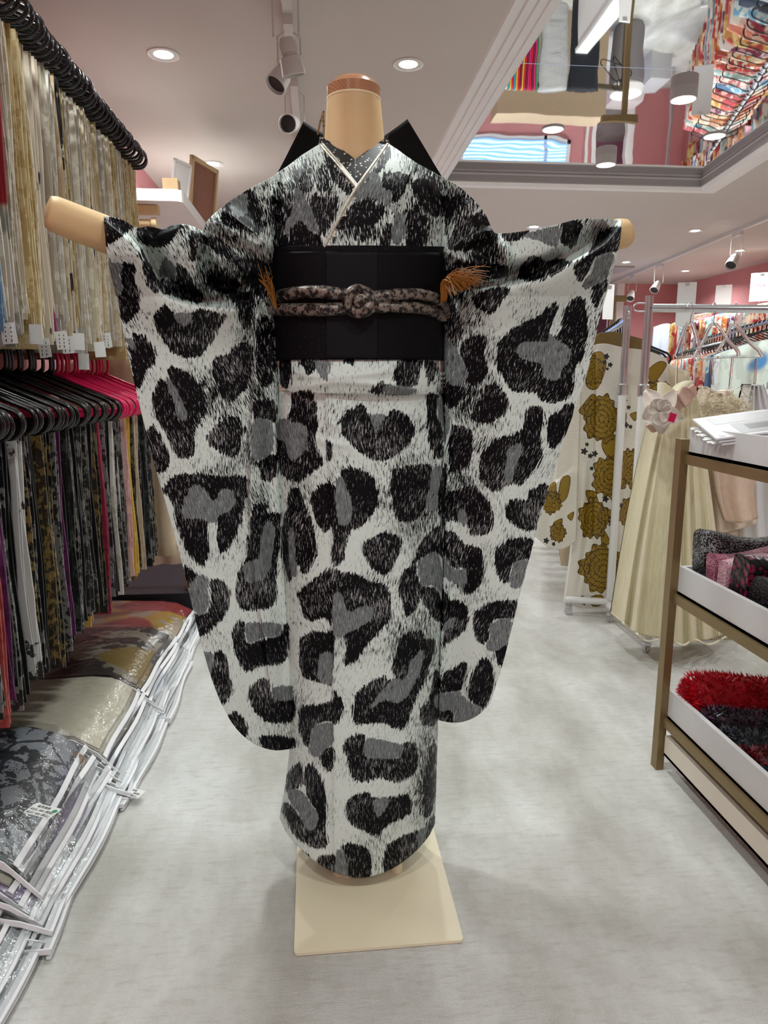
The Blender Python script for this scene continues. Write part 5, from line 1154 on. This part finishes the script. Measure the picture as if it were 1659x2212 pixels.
# clear hangers
M_CLEAR = NT('clear_acrylic'); M_CLEAR.b.inputs['Base Color'].default_value = (.96, .97, 1, 1); M_CLEAR.b.inputs['Roughness'].default_value = .03; M_CLEAR.b.inputs['Transmission Weight'].default_value = 1; M_CLEAR.b.inputs['IOR'].default_value = 1.3; M_CLEAR = M_CLEAR.m
for lab, Y, hook, body, bar, straps in (('clear acrylic hanger holding the yellow tulle dress', 2.77, [(1485,662),(1492,652),(1497,664),(1494,680),(1490,698)], [(1459,770),(1470,735),(1484,702),(1492,698),(1498,706),(1508,740),(1512,762)], [(1459,774),(1512,768)], [[(1462,775),(1461,836)], [(1503,770),(1499,828)]]),
        ('clear acrylic hanger holding the feathered ivory dress', 2.79, [(1538,664),(1544,653),(1546,668),(1543,685),(1541,700)], [(1500,768),(1520,735),(1532,708),(1542,700),(1554,708),(1572,735),(1592,756),(1596,768)], [(1502,778),(1592,768)], [[(1536,776),(1540,830)], [(1583,770),(1576,840)]]),
        ('clear acrylic hanger holding the white satin dress', 2.80, [(1584,664),(1590,654),(1594,670),(1588,686),(1586,700)], [(1548,760),(1565,735),(1576,708),(1586,700),(1598,712),(1620,740),(1640,758),(1646,772)], [(1550,772),(1640,770)], [[(1634,775),(1630,830)]])):
    e = empty('clear_hanger', lab, 'hanger', 'clear acrylic hangers')
    MB().tube([aw(x, y, Y) for x, y in spline(hook, 5)], .0022, 8).build('hook', M_CHROME, e, True)
    MB().tube([aw(x, y, Y) for x, y in spline(body, 4)], .0075, 10).build('frame', M_CLEAR, e, True)
    MB().tube([aw(x, y, Y) for x, y in bar], .005, 8).build('bar', M_CLEAR, e, True)
    for s in straps: MB().tube([aw(x, y, Y-.01) for x, y in s], .005, 8).build('strap', M_CLEAR, e, True)
# feathered ivory dress
M_FEA = col('ivory_feather', sc(234, 224, 200), .7, noise=.08, nscale=90)
fd = empty('feather_dress', 'ivory dress trimmed with curly feathers, hung beside the yellow gown', 'dress')
P = coons([(1528,835),(1560,850),(1580,842)], [(1505,1145),(1560,1150),(1625,1130)], [(1528,835),(1516,880),(1510,1000),(1505,1145)], [(1580,842),(1605,900),(1615,1000),(1640,1130)], 50, 50)
cloth('dress_body', P, 2.72-.05*np.sin(np.linspace(0, math.pi, 50))[None]-.015*np.sin(np.linspace(0, 22, 50))[None]+0*P[..., 0], col('ivory_silk', sc(224, 208, 190), .6, noise=.05), fd, 2.78+0*P[..., 0], two=True)
q = MB(); r2 = np.random.default_rng(3)
for i in range(420):
    x0 = r2.uniform(1508, 1615); y0 = 880+r2.normal(0, 14)-.12*abs(x0-1560); a = r2.uniform(0, 6.28); L = r2.uniform(8, 26)
    t = np.linspace(0, 1, 6); cr = r2.uniform(-1.5, 1.5)
    xs = x0+np.cumsum(np.cos(a+cr*t*2))*L/6; ys = y0+np.cumsum(np.sin(a+cr*t*2))*L/6+6*t**2
    q.tube(at_y(xs, ys, 2.62-.05*r2.random()+.02*t).tolist(), [.0016]*5+[.0006], 3)
o = q.build('feather_trim', M_FEA, fd, True); o['kind'] = 'stuff'
q = MB()
for i in range(260):
    x0 = r2.uniform(1470, 1590); y0 = 1372+.12*(x0-1530)*0+r2.normal(0, 6); L = r2.uniform(10, 28); t = np.linspace(0, 1, 5)
    q.tube(at_y(x0+r2.normal(0, 5)*t**2, y0+L*t, 2.72+.02*r2.random()+0*t).tolist(), [.0014]*4+[.0005], 3)
o = q.build('hem_fringe', M_FEA, fd, True); o['kind'] = 'stuff'
P = coons([(1505,1140),(1560,1150),(1640,1130)], [(1470,1380),(1530,1392),(1590,1370)], [(1505,1140),(1480,1380)], [(1640,1130),(1590,1370)], 30, 30)
cloth('dress_skirt', P, 2.74+.015*np.sin(np.linspace(0, 20, 30))[None]+0*P[..., 0], col('ivory_chiffon', sc(222, 208, 186), .7, noise=.05), fd, 2.78+0*P[..., 0], two=True)
sd = empty('satin_dress', 'white satin dress gathered at the strap, at the right edge behind the magazines', 'dress')
P = coons([(1622,828),(1634,834),(1650,830)], [(1600,1160),(1650,1170),(1720,1150)], [(1622,828),(1612,870),(1600,950),(1600,1160)], [(1650,830),(1668,880),(1700,960),(1720,1150)], 60, 60)
uu = np.linspace(0, 1, 60)
cloth('dress_body', P, 2.74-.04*np.sin(uu*math.pi)[None]-.012*np.sin(uu*25)[None]*(1-.5*uu[:, None])+0*P[..., 0], col('white_satin', sc(228, 228, 230), .25, noise=.02), sd, 2.79+0*P[..., 0], two=True)
P = coons([(1545,985),(1590,990),(1640,985)], [(1570,1125),(1600,1130),(1638,1120)], [(1545,985),(1552,1060),(1570,1125)], [(1640,985),(1630,1060),(1638,1120)], 24, 24)
tag(cloth('blush_shawl', P, 2.60+.02*np.sin(np.linspace(0, 9, 24))[None]+0*P[..., 0], col('blush_chiffon', sc(226, 200, 180), .6, noise=.05), None, 2.63+0*P[..., 0], two=True), 'blush chiffon panel hanging under the top tray of the trolley', 'shawl')
# ------------------------------------------------------------------ tray trolley
TX0, TX1, TY0, TY1 = .962, 1.40, .92, 1.768
tr = empty('tray_trolley', 'bronze-framed display trolley with three white trays at the right edge', 'trolley', loc=(1.18, 1.35, 0))
TI = Matrix.Translation((-1.18, -1.35, 0))
def tp(o): o.matrix_parent_inverse = TI; return o
for x in (TX0-.022, TX1): 
    for y in (TY1, TY0-.03): tp(MB().b2(x, x+.022, y-.004, y+.028, 0, .945).build('post', M_GOLD, tr))
for z0, z1, zb in ((.905, .977, .893), (.525, .603, .513), (.160, .244, .148)):
    t = .013
    o = tp(MB().b2(TX0, TX1, TY0, TY1, z0, z0+.008).b2(TX0, TX0+t, TY0, TY1, z0, z1).b2(TX1-t, TX1, TY0, TY1, z0, z1).b2(TX0+t, TX1-t, TY1-t, TY1, z0, z1).b2(TX0+t, TX1-t, TY0, TY0+t, z0, z1).build('tray', M_TRAY, tr))
    for x in (TX0-.012, TX1-.01): tp(MB().b2(x, x+.022, TY0, TY1, zb-.012, zb+.012).build('side_rail', M_GOLD, tr))
    tp(MB().b2(TX0, TX1, TY1-.01, TY1+.01, zb-.012, zb+.012).build('end_rail', M_GOLD, tr))
lb_ = empty('low_bench', 'cream low bench on a recessed plinth under the tray trolley', 'bench', loc=(1.18, 1.35, 0))
o = MB().b2(.955, 1.42, .85, 1.755, .052, .060).b2(.955, .972, .85, 1.755, .052, .112).b2(1.40, 1.42, .85, 1.755, .052, .112).b2(.972, 1.40, 1.735, 1.755, .052, .112).build('bench_top', col('cream_board', sc(222, 214, 198), .5), lb_); o.matrix_parent_inverse = TI
o = MB().b2(1.0, 1.38, .9, 1.71, 0, .052).build('bench_plinth', M_TRAY, lb_); o.matrix_parent_inverse = TI
# magazines
M_PAGE = col('magazine_page', sc(212, 211, 213), .45)
mg = [('topmost glossy fashion magazine with grey photographs lying across the trolley corner', .9965, 0.0, 0), ('glossy magazine under the topmost one on the trolley corner', .9905, .05, 1), ('dog-eared magazine at the bottom of the stack on the trolley corner', .9845, .14, 2)]
mA, mB, mU = Vector((.968, 1.765, .991)), Vector((.926, 1.580, .958)), Vector((.87, -.46, .14)).normalized()
for lab, z, da, k in mg:
    e = empty('magazine', lab, 'magazine', 'magazines on the trolley', tuple(mB))
    def pos(x, y, zz, k=k):
        p = (mA-mB)*(y/.19)+mU*x+Vector((.006*k, -.004*k, -.0056*k+zz+.004*math.sin(x*9)*(x < .2))); return tuple(p)
    q = MB(); slab(q, 0, .29, 0, .20, 0, .0045, pos, 8, 6); q.build('pages', M_PAGE, e)
    if k == 0:
        for nm, c, x0, x1, y0, y1, zz in (('grey_photo', sc(160, 158, 161), .06, .20, .015, .105, .0047), ('dark_figure', sc(104, 102, 106), .085, .18, .045, .085, .0050), ('pale_photo', sc(182, 180, 183), .03, .27, .115, .185, .0047), ('barcode_box', sc(190, 190, 215), .012, .024, .012, .026, .0050)):
            q = MB(); slab(q, x0, x1, y0, y1, zz, zz+.0003, pos, 6, 4); q.build(nm, col('print_'+nm, c, .4), e)
    if k == 2:
        q = MB()
        for i in range(9): slab(q, -.016-.004*(i % 3), .004, .02+i*.018, .034+i*.018, -.002*(i % 2), -.002*(i % 2)+.001, pos, 2, 2)
        q.build('dog_ears', M_PAPER, e)['kind'] = 'stuff'
# folded beaded cloths in the middle tray
def sequin(name, base, spark, sc_=260, thr=.62, rough=.3):
    m = NT(name); v = m.coord(); vo = m.add('ShaderNodeTexVoronoi', i_Vector=v, i_Scale=float(sc_)); n = m.noise(v, sc_*.08, 3)
    k = m.math('GREATER_THAN', m.math('SUBTRACT', m.math('ADD', n, .32), vo.outputs['Distance']), thr)
    m.link(m.mix(k, base, spark), m.b.inputs['Base Color']); m.b.inputs['Roughness'].default_value = rough; m.bump(vo.outputs['Distance'], .9, .003); return m.m
def fold_block(name, lab, x0, x1, y0, y1, z0, z1, mat, lean=0, seed=0, cat='cloth', grp='folded sequin cloths in the middle tray'):
    """upright folded cloth: rounded top, soft faces"""
    r = random.Random(seed); nu, ns = 18, 17; P = np.zeros((nu, ns, 3)); hy = (y1-y0)/2; yc = (y0+y1)/2
    prof = [(-hy, z0), (-hy*1.02, z0+(z1-z0)*.3), (-hy*1.0, z0+(z1-z0)*.6)]+[(-hy*math.cos(a), z1-hy*.8+hy*.8*math.sin(a)) for a in np.linspace(0.1, math.pi-.1, 11)]+[(hy, z0+(z1-z0)*.6), (hy*1.02, z0+(z1-z0)*.3), (hy, z0)]
    for i in range(nu):
        u = i/(nu-1); tw = .004*math.sin(u*6+seed)
        for j, (yy, zz) in enumerate(prof):
            P[i, j] = (x0+(x1-x0)*u+.004*math.sin(j*.8+seed), yc+yy+tw+lean*(zz-z0), zz+.014*math.sin(u*7+seed*2)*((zz-z0)/(z1-z0)))
    q = MB(); q.grid(P)
    q.f.append(tuple(range(ns))); q.mi.append(0); q.f.append(tuple((nu-1)*ns+k for k in range(ns))[::-1]); q.mi.append(0)
    q.f.append(tuple(i*ns for i in range(nu))[::-1]+tuple(i*ns+ns-1 for i in range(nu))); q.mi.append(0)
    return tag(q.build(name, mat, None, True), lab, cat, grp)
SEQ = [('folded_sequin_cloth', 'black and silver sequin cloth folded upright at the far end of the middle tray', 1.70, 1.752, .70, sequin('black_silver_sequin', sc(20, 20, 24), sc(170, 172, 176), 260, .44)),
       ('folded_sequin_cloth', 'dusty rose sequin cloth folded behind the pink one in the middle tray', 1.645, 1.69, .672, sequin('rose_sequin', sc(150, 74, 96), sc(220, 160, 178), 300, .46)), ('folded_sequin_cloth', 'pale pink beaded cloth folded upright in the middle tray', 1.595, 1.640, .658, sequin('pink_bead', sc(204, 150, 164), sc(236, 200, 208), 280, .42)),
       ('folded_sequin_cloth', 'black velvet cloth with magenta burnout pattern folded in the middle tray', 1.515, 1.588, .676, sequin('black_magenta', sc(14, 10, 14), sc(120, 24, 60), 60, .47)), ('folded_sequin_cloth', 'black beaded cloth folded at the right of the middle tray', 1.43, 1.508, .665, sequin('black_bead', sc(12, 12, 14), sc(60, 60, 66), 200, .5)),
       ('folded_sequin_cloth', 'charcoal beaded cloth folded at the near end of the middle tray', 1.33, 1.42, .66, sequin('charcoal_bead', sc(26, 26, 30), sc(110, 110, 116), 240, .5))]
for k, (nm, lab, y0, y1, z1, mt) in enumerate(SEQ): fold_block(nm, lab, TX0+.03+(.004 if k else .0), TX1-.02, y0, y1, .535, z1, mt, 0, k+1)
# shaggy rolls in the lower tray
def shag_roll(lab, y, z, ry, rz_, cmain, ctip, n, x0, seed, L=.016):
    e = empty('shaggy_scarf', lab, 'scarf', 'shaggy scarves in the lower tray', (TX0+.2, y, z))
    g = np.random.default_rng(seed); x1 = TX1-.02-TX0-.2; x0 -= TX0+.2
    us = np.linspace(0, 1, 14); P = np.array([[(x0+(x1-x0)*u+.012*(u == 0), ry*s*math.cos(a), (rz_*s+.012*math.sin(u*6+seed))*math.sin(a)) for a in np.linspace(0, 2*math.pi, 19)[:-1]] for u, s in zip(us, [.55]+[1]*12+[.55])])
    q = MB(); q.grid(P, True); q.f.append(tuple(range(18))[::-1]); q.mi.append(0); q.f.append(tuple(13*18+k for k in range(18))); q.mi.append(0)
    q.build('core', col('scarf_core', cmain, .7, noise=.2, nscale=60), e, 'all')
    mats = [col('tuft', cmain, .35, noise=.25, nscale=120), col('tuft_tip', ctip, .35, noise=.25, nscale=120)]
    q = MB()
    for i in range(n):
        q.m = int(g.random() < .3)
        u = g.random(); a = g.uniform(-.6, math.pi+.6); endc = g.random() < .22
        if endc: rr = math.sqrt(g.random()); p = Vector((x0, ry*rr*math.cos(a), rz_*rr*math.sin(a))); d = Vector((-1, .5*math.cos(a), .5*math.sin(a)))
        else: p = Vector((x0+(x1-x0)*u, ry*math.cos(a), (rz_+.012*math.sin(u*6+seed))*math.sin(a))); d = Vector((g.normal(0, .4), math.cos(a)/ry, math.sin(a)/rz_)).normalized(); d = Vector((g.normal(-.3, .4), d.y, d.z))
        d = (d.normalized()+Vector(g.normal(0, .3, 3))).normalized(); l = L*g.uniform(.6, 1.2)
        t1 = d.orthogonal().normalized()*.0032; t2 = d.cross(t1).normalized()*.0022
        o_ = [p-d*.004+t1, p-d*.004-t1*.5+t2, p-d*.004-t1*.5-t2, p+d*l]
        q._add(o_, [(0, 1, 3), (1, 2, 3), (2, 0, 3)])
    o = q.build('tufts', mats, e); o['kind'] = 'stuff'
shag_roll('bright red spiky scarf rolled at the far end of the lower tray', 1.70, .232, .048, .072, sc(170, 8, 26), sc(206, 24, 44), 2600, TX0+.02, 1)
shag_roll('black and purple shaggy scarf rolled beside the red one', 1.615, .205, .042, .045, sc(34, 28, 30), sc(120, 66, 110), 2200, TX0+.03, 2, .013)
shag_roll('dark grey shaggy scarf in the middle of the lower tray', 1.53, .200, .042, .045, sc(34, 40, 44), sc(96, 104, 110), 2000, TX0+.035, 3, .012)
shag_roll('black and red shaggy scarf in the lower tray', 1.445, .200, .042, .045, sc(70, 10, 20), sc(150, 40, 44), 2000, TX0+.03, 4, .013)
shag_roll('black shaggy scarf with teal flecks at the near end of the lower tray', 1.355, .198, .044, .045, sc(16, 17, 18), sc(26, 80, 90), 1800, TX0+.03, 5, .013)
# ================================================================== far part of the shop (seen past the rails and in the ceiling mirror)
def card(lab, x, y, z, w_, h_, rz, stem, text=None):
    e = empty('sign_card', lab, 'sign', 'white sign cards at the right wall', (x, y, z), rz)
    MB().box((0, 0, h_/2), (w_, .004, h_)).build('card', M_CARD, e)
    MB().box((0, -.004, h_-.015), (.03, .006, .02)).build('clip', M_CHROME, e)
    MB().tube([(0, 0, 0), (0, 0, -stem)], .004, 6).build('stem', M_CHROME, e)
    if text: text_mesh('print', text, w_*.28, col('pink_ink', sc(214, 90, 130), .6), e, Matrix.Translation((0, -.0026, h_*.5)) @ Matrix.Rotation(math.pi/2, 4, 'X'), 'CENTER'); text_mesh('print', '— — — — —\n— — — —', w_*.1, col('grey_ink', sc(160, 150, 160), .6), e, Matrix.Translation((0, -.0026, h_*.3)) @ Matrix.Rotation(math.pi/2, 4, 'X'), 'CENTER')
p = at_x(1640, 655, 4.66); card('white sign card with pink lettering clipped above the right wall rail', 4.66, p[1], p[2]+.02, .20, .29, -.6, p[2]+.02-1.87, 'PInk')
p = at_x(1560, 668, 4.66); card('plain pale grey sign card left of the pink-lettered one', 4.66, p[1], p[2]-.03, .17, .30, -.6, p[2]-.03-1.87)
p = at_y(1478, 705, 5.6); card('white sign card standing above the first clear hanger', p[0], 5.6, p[2], .14, .34, -.35, .9)
p = at_y(1312, 690, 4.6); card('white card standing left of the chrome poles, partly behind the sleeve', p[0], 4.6, p[2], .08, .22, .25, .5)
# wooden T-stand behind the card
p = at_y(1315, 645, 6.0); q = MB().box((p[0], 6.0, p[2]), (.30, .04, .05)).b2(p[0]+.02, p[0]+.06, 5.985, 6.015, 0, p[2])
tag(q.build('wooden_stand', M_GOLD), 'brown T-shaped stand behind the white card by the sleeve', 'stand')
p = at_y(1437, 702, 9.3)
hang_sheet('blue_cloth', p[0]-.16, p[0]+.19, 9.3, p[2]+.02, p[2]-.42, col('pale_blue_cotton', sc(196, 208, 232), .8, noise=.03), 'pale blue cloth draped on a stand before the far pink wall', 'cloth', folds=3, amp=.01)
tag(MB().b2(p[0]-.13, p[0]+.5, 9.32, 9.36, p[2]-.10, p[2]-.06).b2(p[0]+.17, p[0]+.20, 9.32, 9.36, 0, p[2]-.06).b2(p[0]+.45, p[0]+.48, 9.32, 9.36, 0, p[2]-.06).b2(p[0]-.12, p[0]-.09, 9.32, 9.36, 0, p[2]-.06).build('cloth_stand', M_CHROME), 'grey metal stand carrying the pale blue cloth', 'stand')
# framed print on the far pink wall side
p = at_x(1510, 705, 5.14); e = empty('wall_poster', 'small pink poster with a dark standing figure on the right pink wall', 'poster', loc=tuple(p))
MB().box((0, 0, 0), (.012, .34, .46)).build('sheet', col('poster_pink', sc(214, 150, 180), .6), e)
MB().box((-.008, 0, -.03), (.004, .10, .26)).build('figure_print', col('poster_dark', sc(60, 56, 66), .6), e)
# rack with furs and braided cords (reflected in the ceiling mirror)
M_BRZ = col('dark_bronze', sc(96, 86, 72), .4, metal=.4)
YR, ZR = 7.25, 1.06
rk = empty('display_rack', 'dark bronze rack with fur stoles, reflected in the ceiling mirror', 'rack', loc=(2.2, YR, 0))
MB().b2(-.95, .80, -.015, .015, ZR-.02, ZR+.02).build('bar', M_BRZ, rk)
for x in (-.95, .77): MB().b2(x, x+.03, -.015, .015, 0, ZR).build('post', M_BRZ, rk)
for x in (-.95, .77): MB().b2(x, x+.03, -.25, .25, 0, .03).build('foot', M_BRZ, rk)
def fur_mat(name, a, b):
    m = NT(name); v = m.coord(); n = m.noise(v, 130, 4, .7); m.link(m.mix(m.ramp(n, .3, .7), a, b), m.b.inputs['Base Color']); m.b.inputs['Roughness'].default_value = .9; m.b.inputs['Sheen Weight'].default_value = .1; m.bump(n, 1.0, .02); return m.m
def stole(x, w_, L, mat, lab, seed):
    g = np.random.default_rng(seed); nu, nv = 30, 40; a = np.linspace(0, 2*math.pi, nu+1)[:-1]
    P = np.array([[((w_/2*(1-.16*v)*(.97+.05*g.random()))*math.copysign(abs(math.cos(t))**.5, math.cos(t)), .055*math.sin(t)*(.9+.2*g.random()), -L*v+.04+.012*g.random()) for t in a] for v in np.linspace(0, 1, nv)])
    q = MB(); q.grid(P, True); q.f.append(tuple(range(nu))[::-1]); q.mi.append(0); q.f.append(tuple((nv-1)*nu+k for k in range(nu))); q.mi.append(0)
    o = q.build('fur_stole', mat, None, 'all', loc=(x, YR, ZR)); return tag(o, lab, 'fur stole', 'fur stoles on the bronze rack')
stole(2.28, .29, .74, fur_mat('white_fur', sc(214, 214, 214), sc(240, 240, 240)), 'white fur stole hung on the bronze rack, seen in the ceiling mirror', 1)
stole(2.58, .31, .80, fur_mat('navy_fur', sc(10, 16, 26), sc(24, 34, 50)), 'navy black fur stole hung on the bronze rack, seen in the ceiling mirror', 2)
CC = [sc(200, 30, 50), sc(236, 222, 190), sc(30, 28, 28), sc(120, 20, 60), sc(60, 150, 180), sc(110, 50, 150), sc(206, 40, 110), sc(220, 170, 60), sc(216, 110, 110), sc(60, 130, 90)]
CCn = ['red', 'cream', 'black', 'maroon', 'sky blue', 'violet', 'magenta', 'gold', 'coral', 'green']
CMm = [col('braid_'+n.replace(' ', '_'), c, .5, noise=.2, nscale=200) for n, c in zip(CCn, CC)]
base = None
for i in range(44):
    k = (i*3+i//4) % 10; x = 1.30+i*.019; yo = YR+(-.03 if i % 2 else .03)
    if base is None:
        q = MB(); q.tube([tuple(p) for p in spline([(-.0, -.02, -.62), (0, -.03, -.3), (0, -.02, 0), (0, .0, .03), (0, .02, 0), (0, .03, -.3), (0, .02, -.60)], 4)], .009, 6)
        base = q.build('braided_cord', CMm[0], None, True)
        o = base
    else: o = base.copy(); C.objects.link(o)
    o.location = (x, YR, ZR); o.scale = (1, 1, .9+.25*((i*5) % 7)/7); o.material_slots[0].link = 'OBJECT'; o.material_slots[0].material = CMm[k]
    tag(o, '%s braided cord on the bronze rack, %s from the left' % (CCn[k], nth(i)), 'cord', 'braided cords on the bronze rack')
# white table, tan screen, grey basket, box, black hangers
tag(MB().b2(2.40, 2.48, 5.7, 6.95, 0, .86).b2(2.38, 2.50, 5.68, 6.97, .86, .89).build('low_partition', M_TRAY), 'low white partition board in the middle of the shop, seen in the mirror', 'partition')
tag(MB().b2(1.95, 3.15, 8.1, 8.4, 0, 1.02).build('upholstered_counter', col('tan_linen', sc(178, 156, 130), .8, noise=.06, nscale=60)), 'tan linen-covered counter behind the bronze rack, seen in the mirror', 'counter')
q = MB().lathe([(.14, 0), (.16, .05), (.18, .62), (.16, .64), (0, .62)], 24, (3.45, 8.3, 0)); b = empty('laundry_basket', 'grey round basket with white padding beside the tan counter', 'basket', loc=(0, 0, 0)); q.build('basket_body', col('grey_felt', sc(140, 136, 138), .9), b, True)
MB().lathe([(.15, .62), (.19, .66), (.17, .72), (.1, .74), (0, .74)], 24, (3.45, 8.3, 0)).build('padding', M_WHITE, b, True)
h1 = hanger_tree('clothes_hanger', M_HBLK, 'thin black hanger on the end of the bronze rack, seen in the mirror', 'black hangers on the bronze rack end'); h1.location = (2.90, YR-.02, ZR-.19); h1.rotation_euler = (0, 0, .5)
copy_tree(h1, (2.94, YR-.02, ZR-.19), .9, 'second thin black hanger on the bronze rack end, seen in the mirror')
tag(MB().b2(4.0, 4.25, 8.9, 9.3, 0, .32).build('storage_box', col('grey_box', sc(190, 190, 192), .6)), 'pale grey storage box on the floor at the far end of the right rail', 'box')
tag(MB().box((4.0, 9.7, .16), (.5, .35, .32), None, .85).build('folded_sheets', col('white_linen', sc(226, 216, 216), .8, noise=.03)), 'pile of folded white linen on the floor by the far pink wall', 'linen')
# garments glimpsed between the left sleeve and the sash
for k in range(5):
    hang_sheet('hanging_robe', -.35+.05*k, .35+.05*k, 6.2+.12*k, 1.5, .3, col('robe_cloth', (sc(196,170,150), sc(216,196,180), sc(206,206,210), sc(186,160,150), sc(220,210,200))[k], .8, noise=.05), ('tan', 'blush', 'pale grey', 'rose beige', 'cream')[k]+' robe far behind the kimono at the left sleeve gap', 'robe', 'robes far behind the kimono', seed=k+11)
rs = empty('clothes_rail', 'white rail of robes far behind the kimono', 'rail', loc=(.1, 6.4, 0))
MB().b2(-.03, .03, -.35, .45, 1.47, 1.51).build('bar', M_WPIPE, rs)
for y in (-.33, .42): MB().b2(-.02, .02, y, y+.03, 0, 1.47).build('post', M_WPIPE, rs)
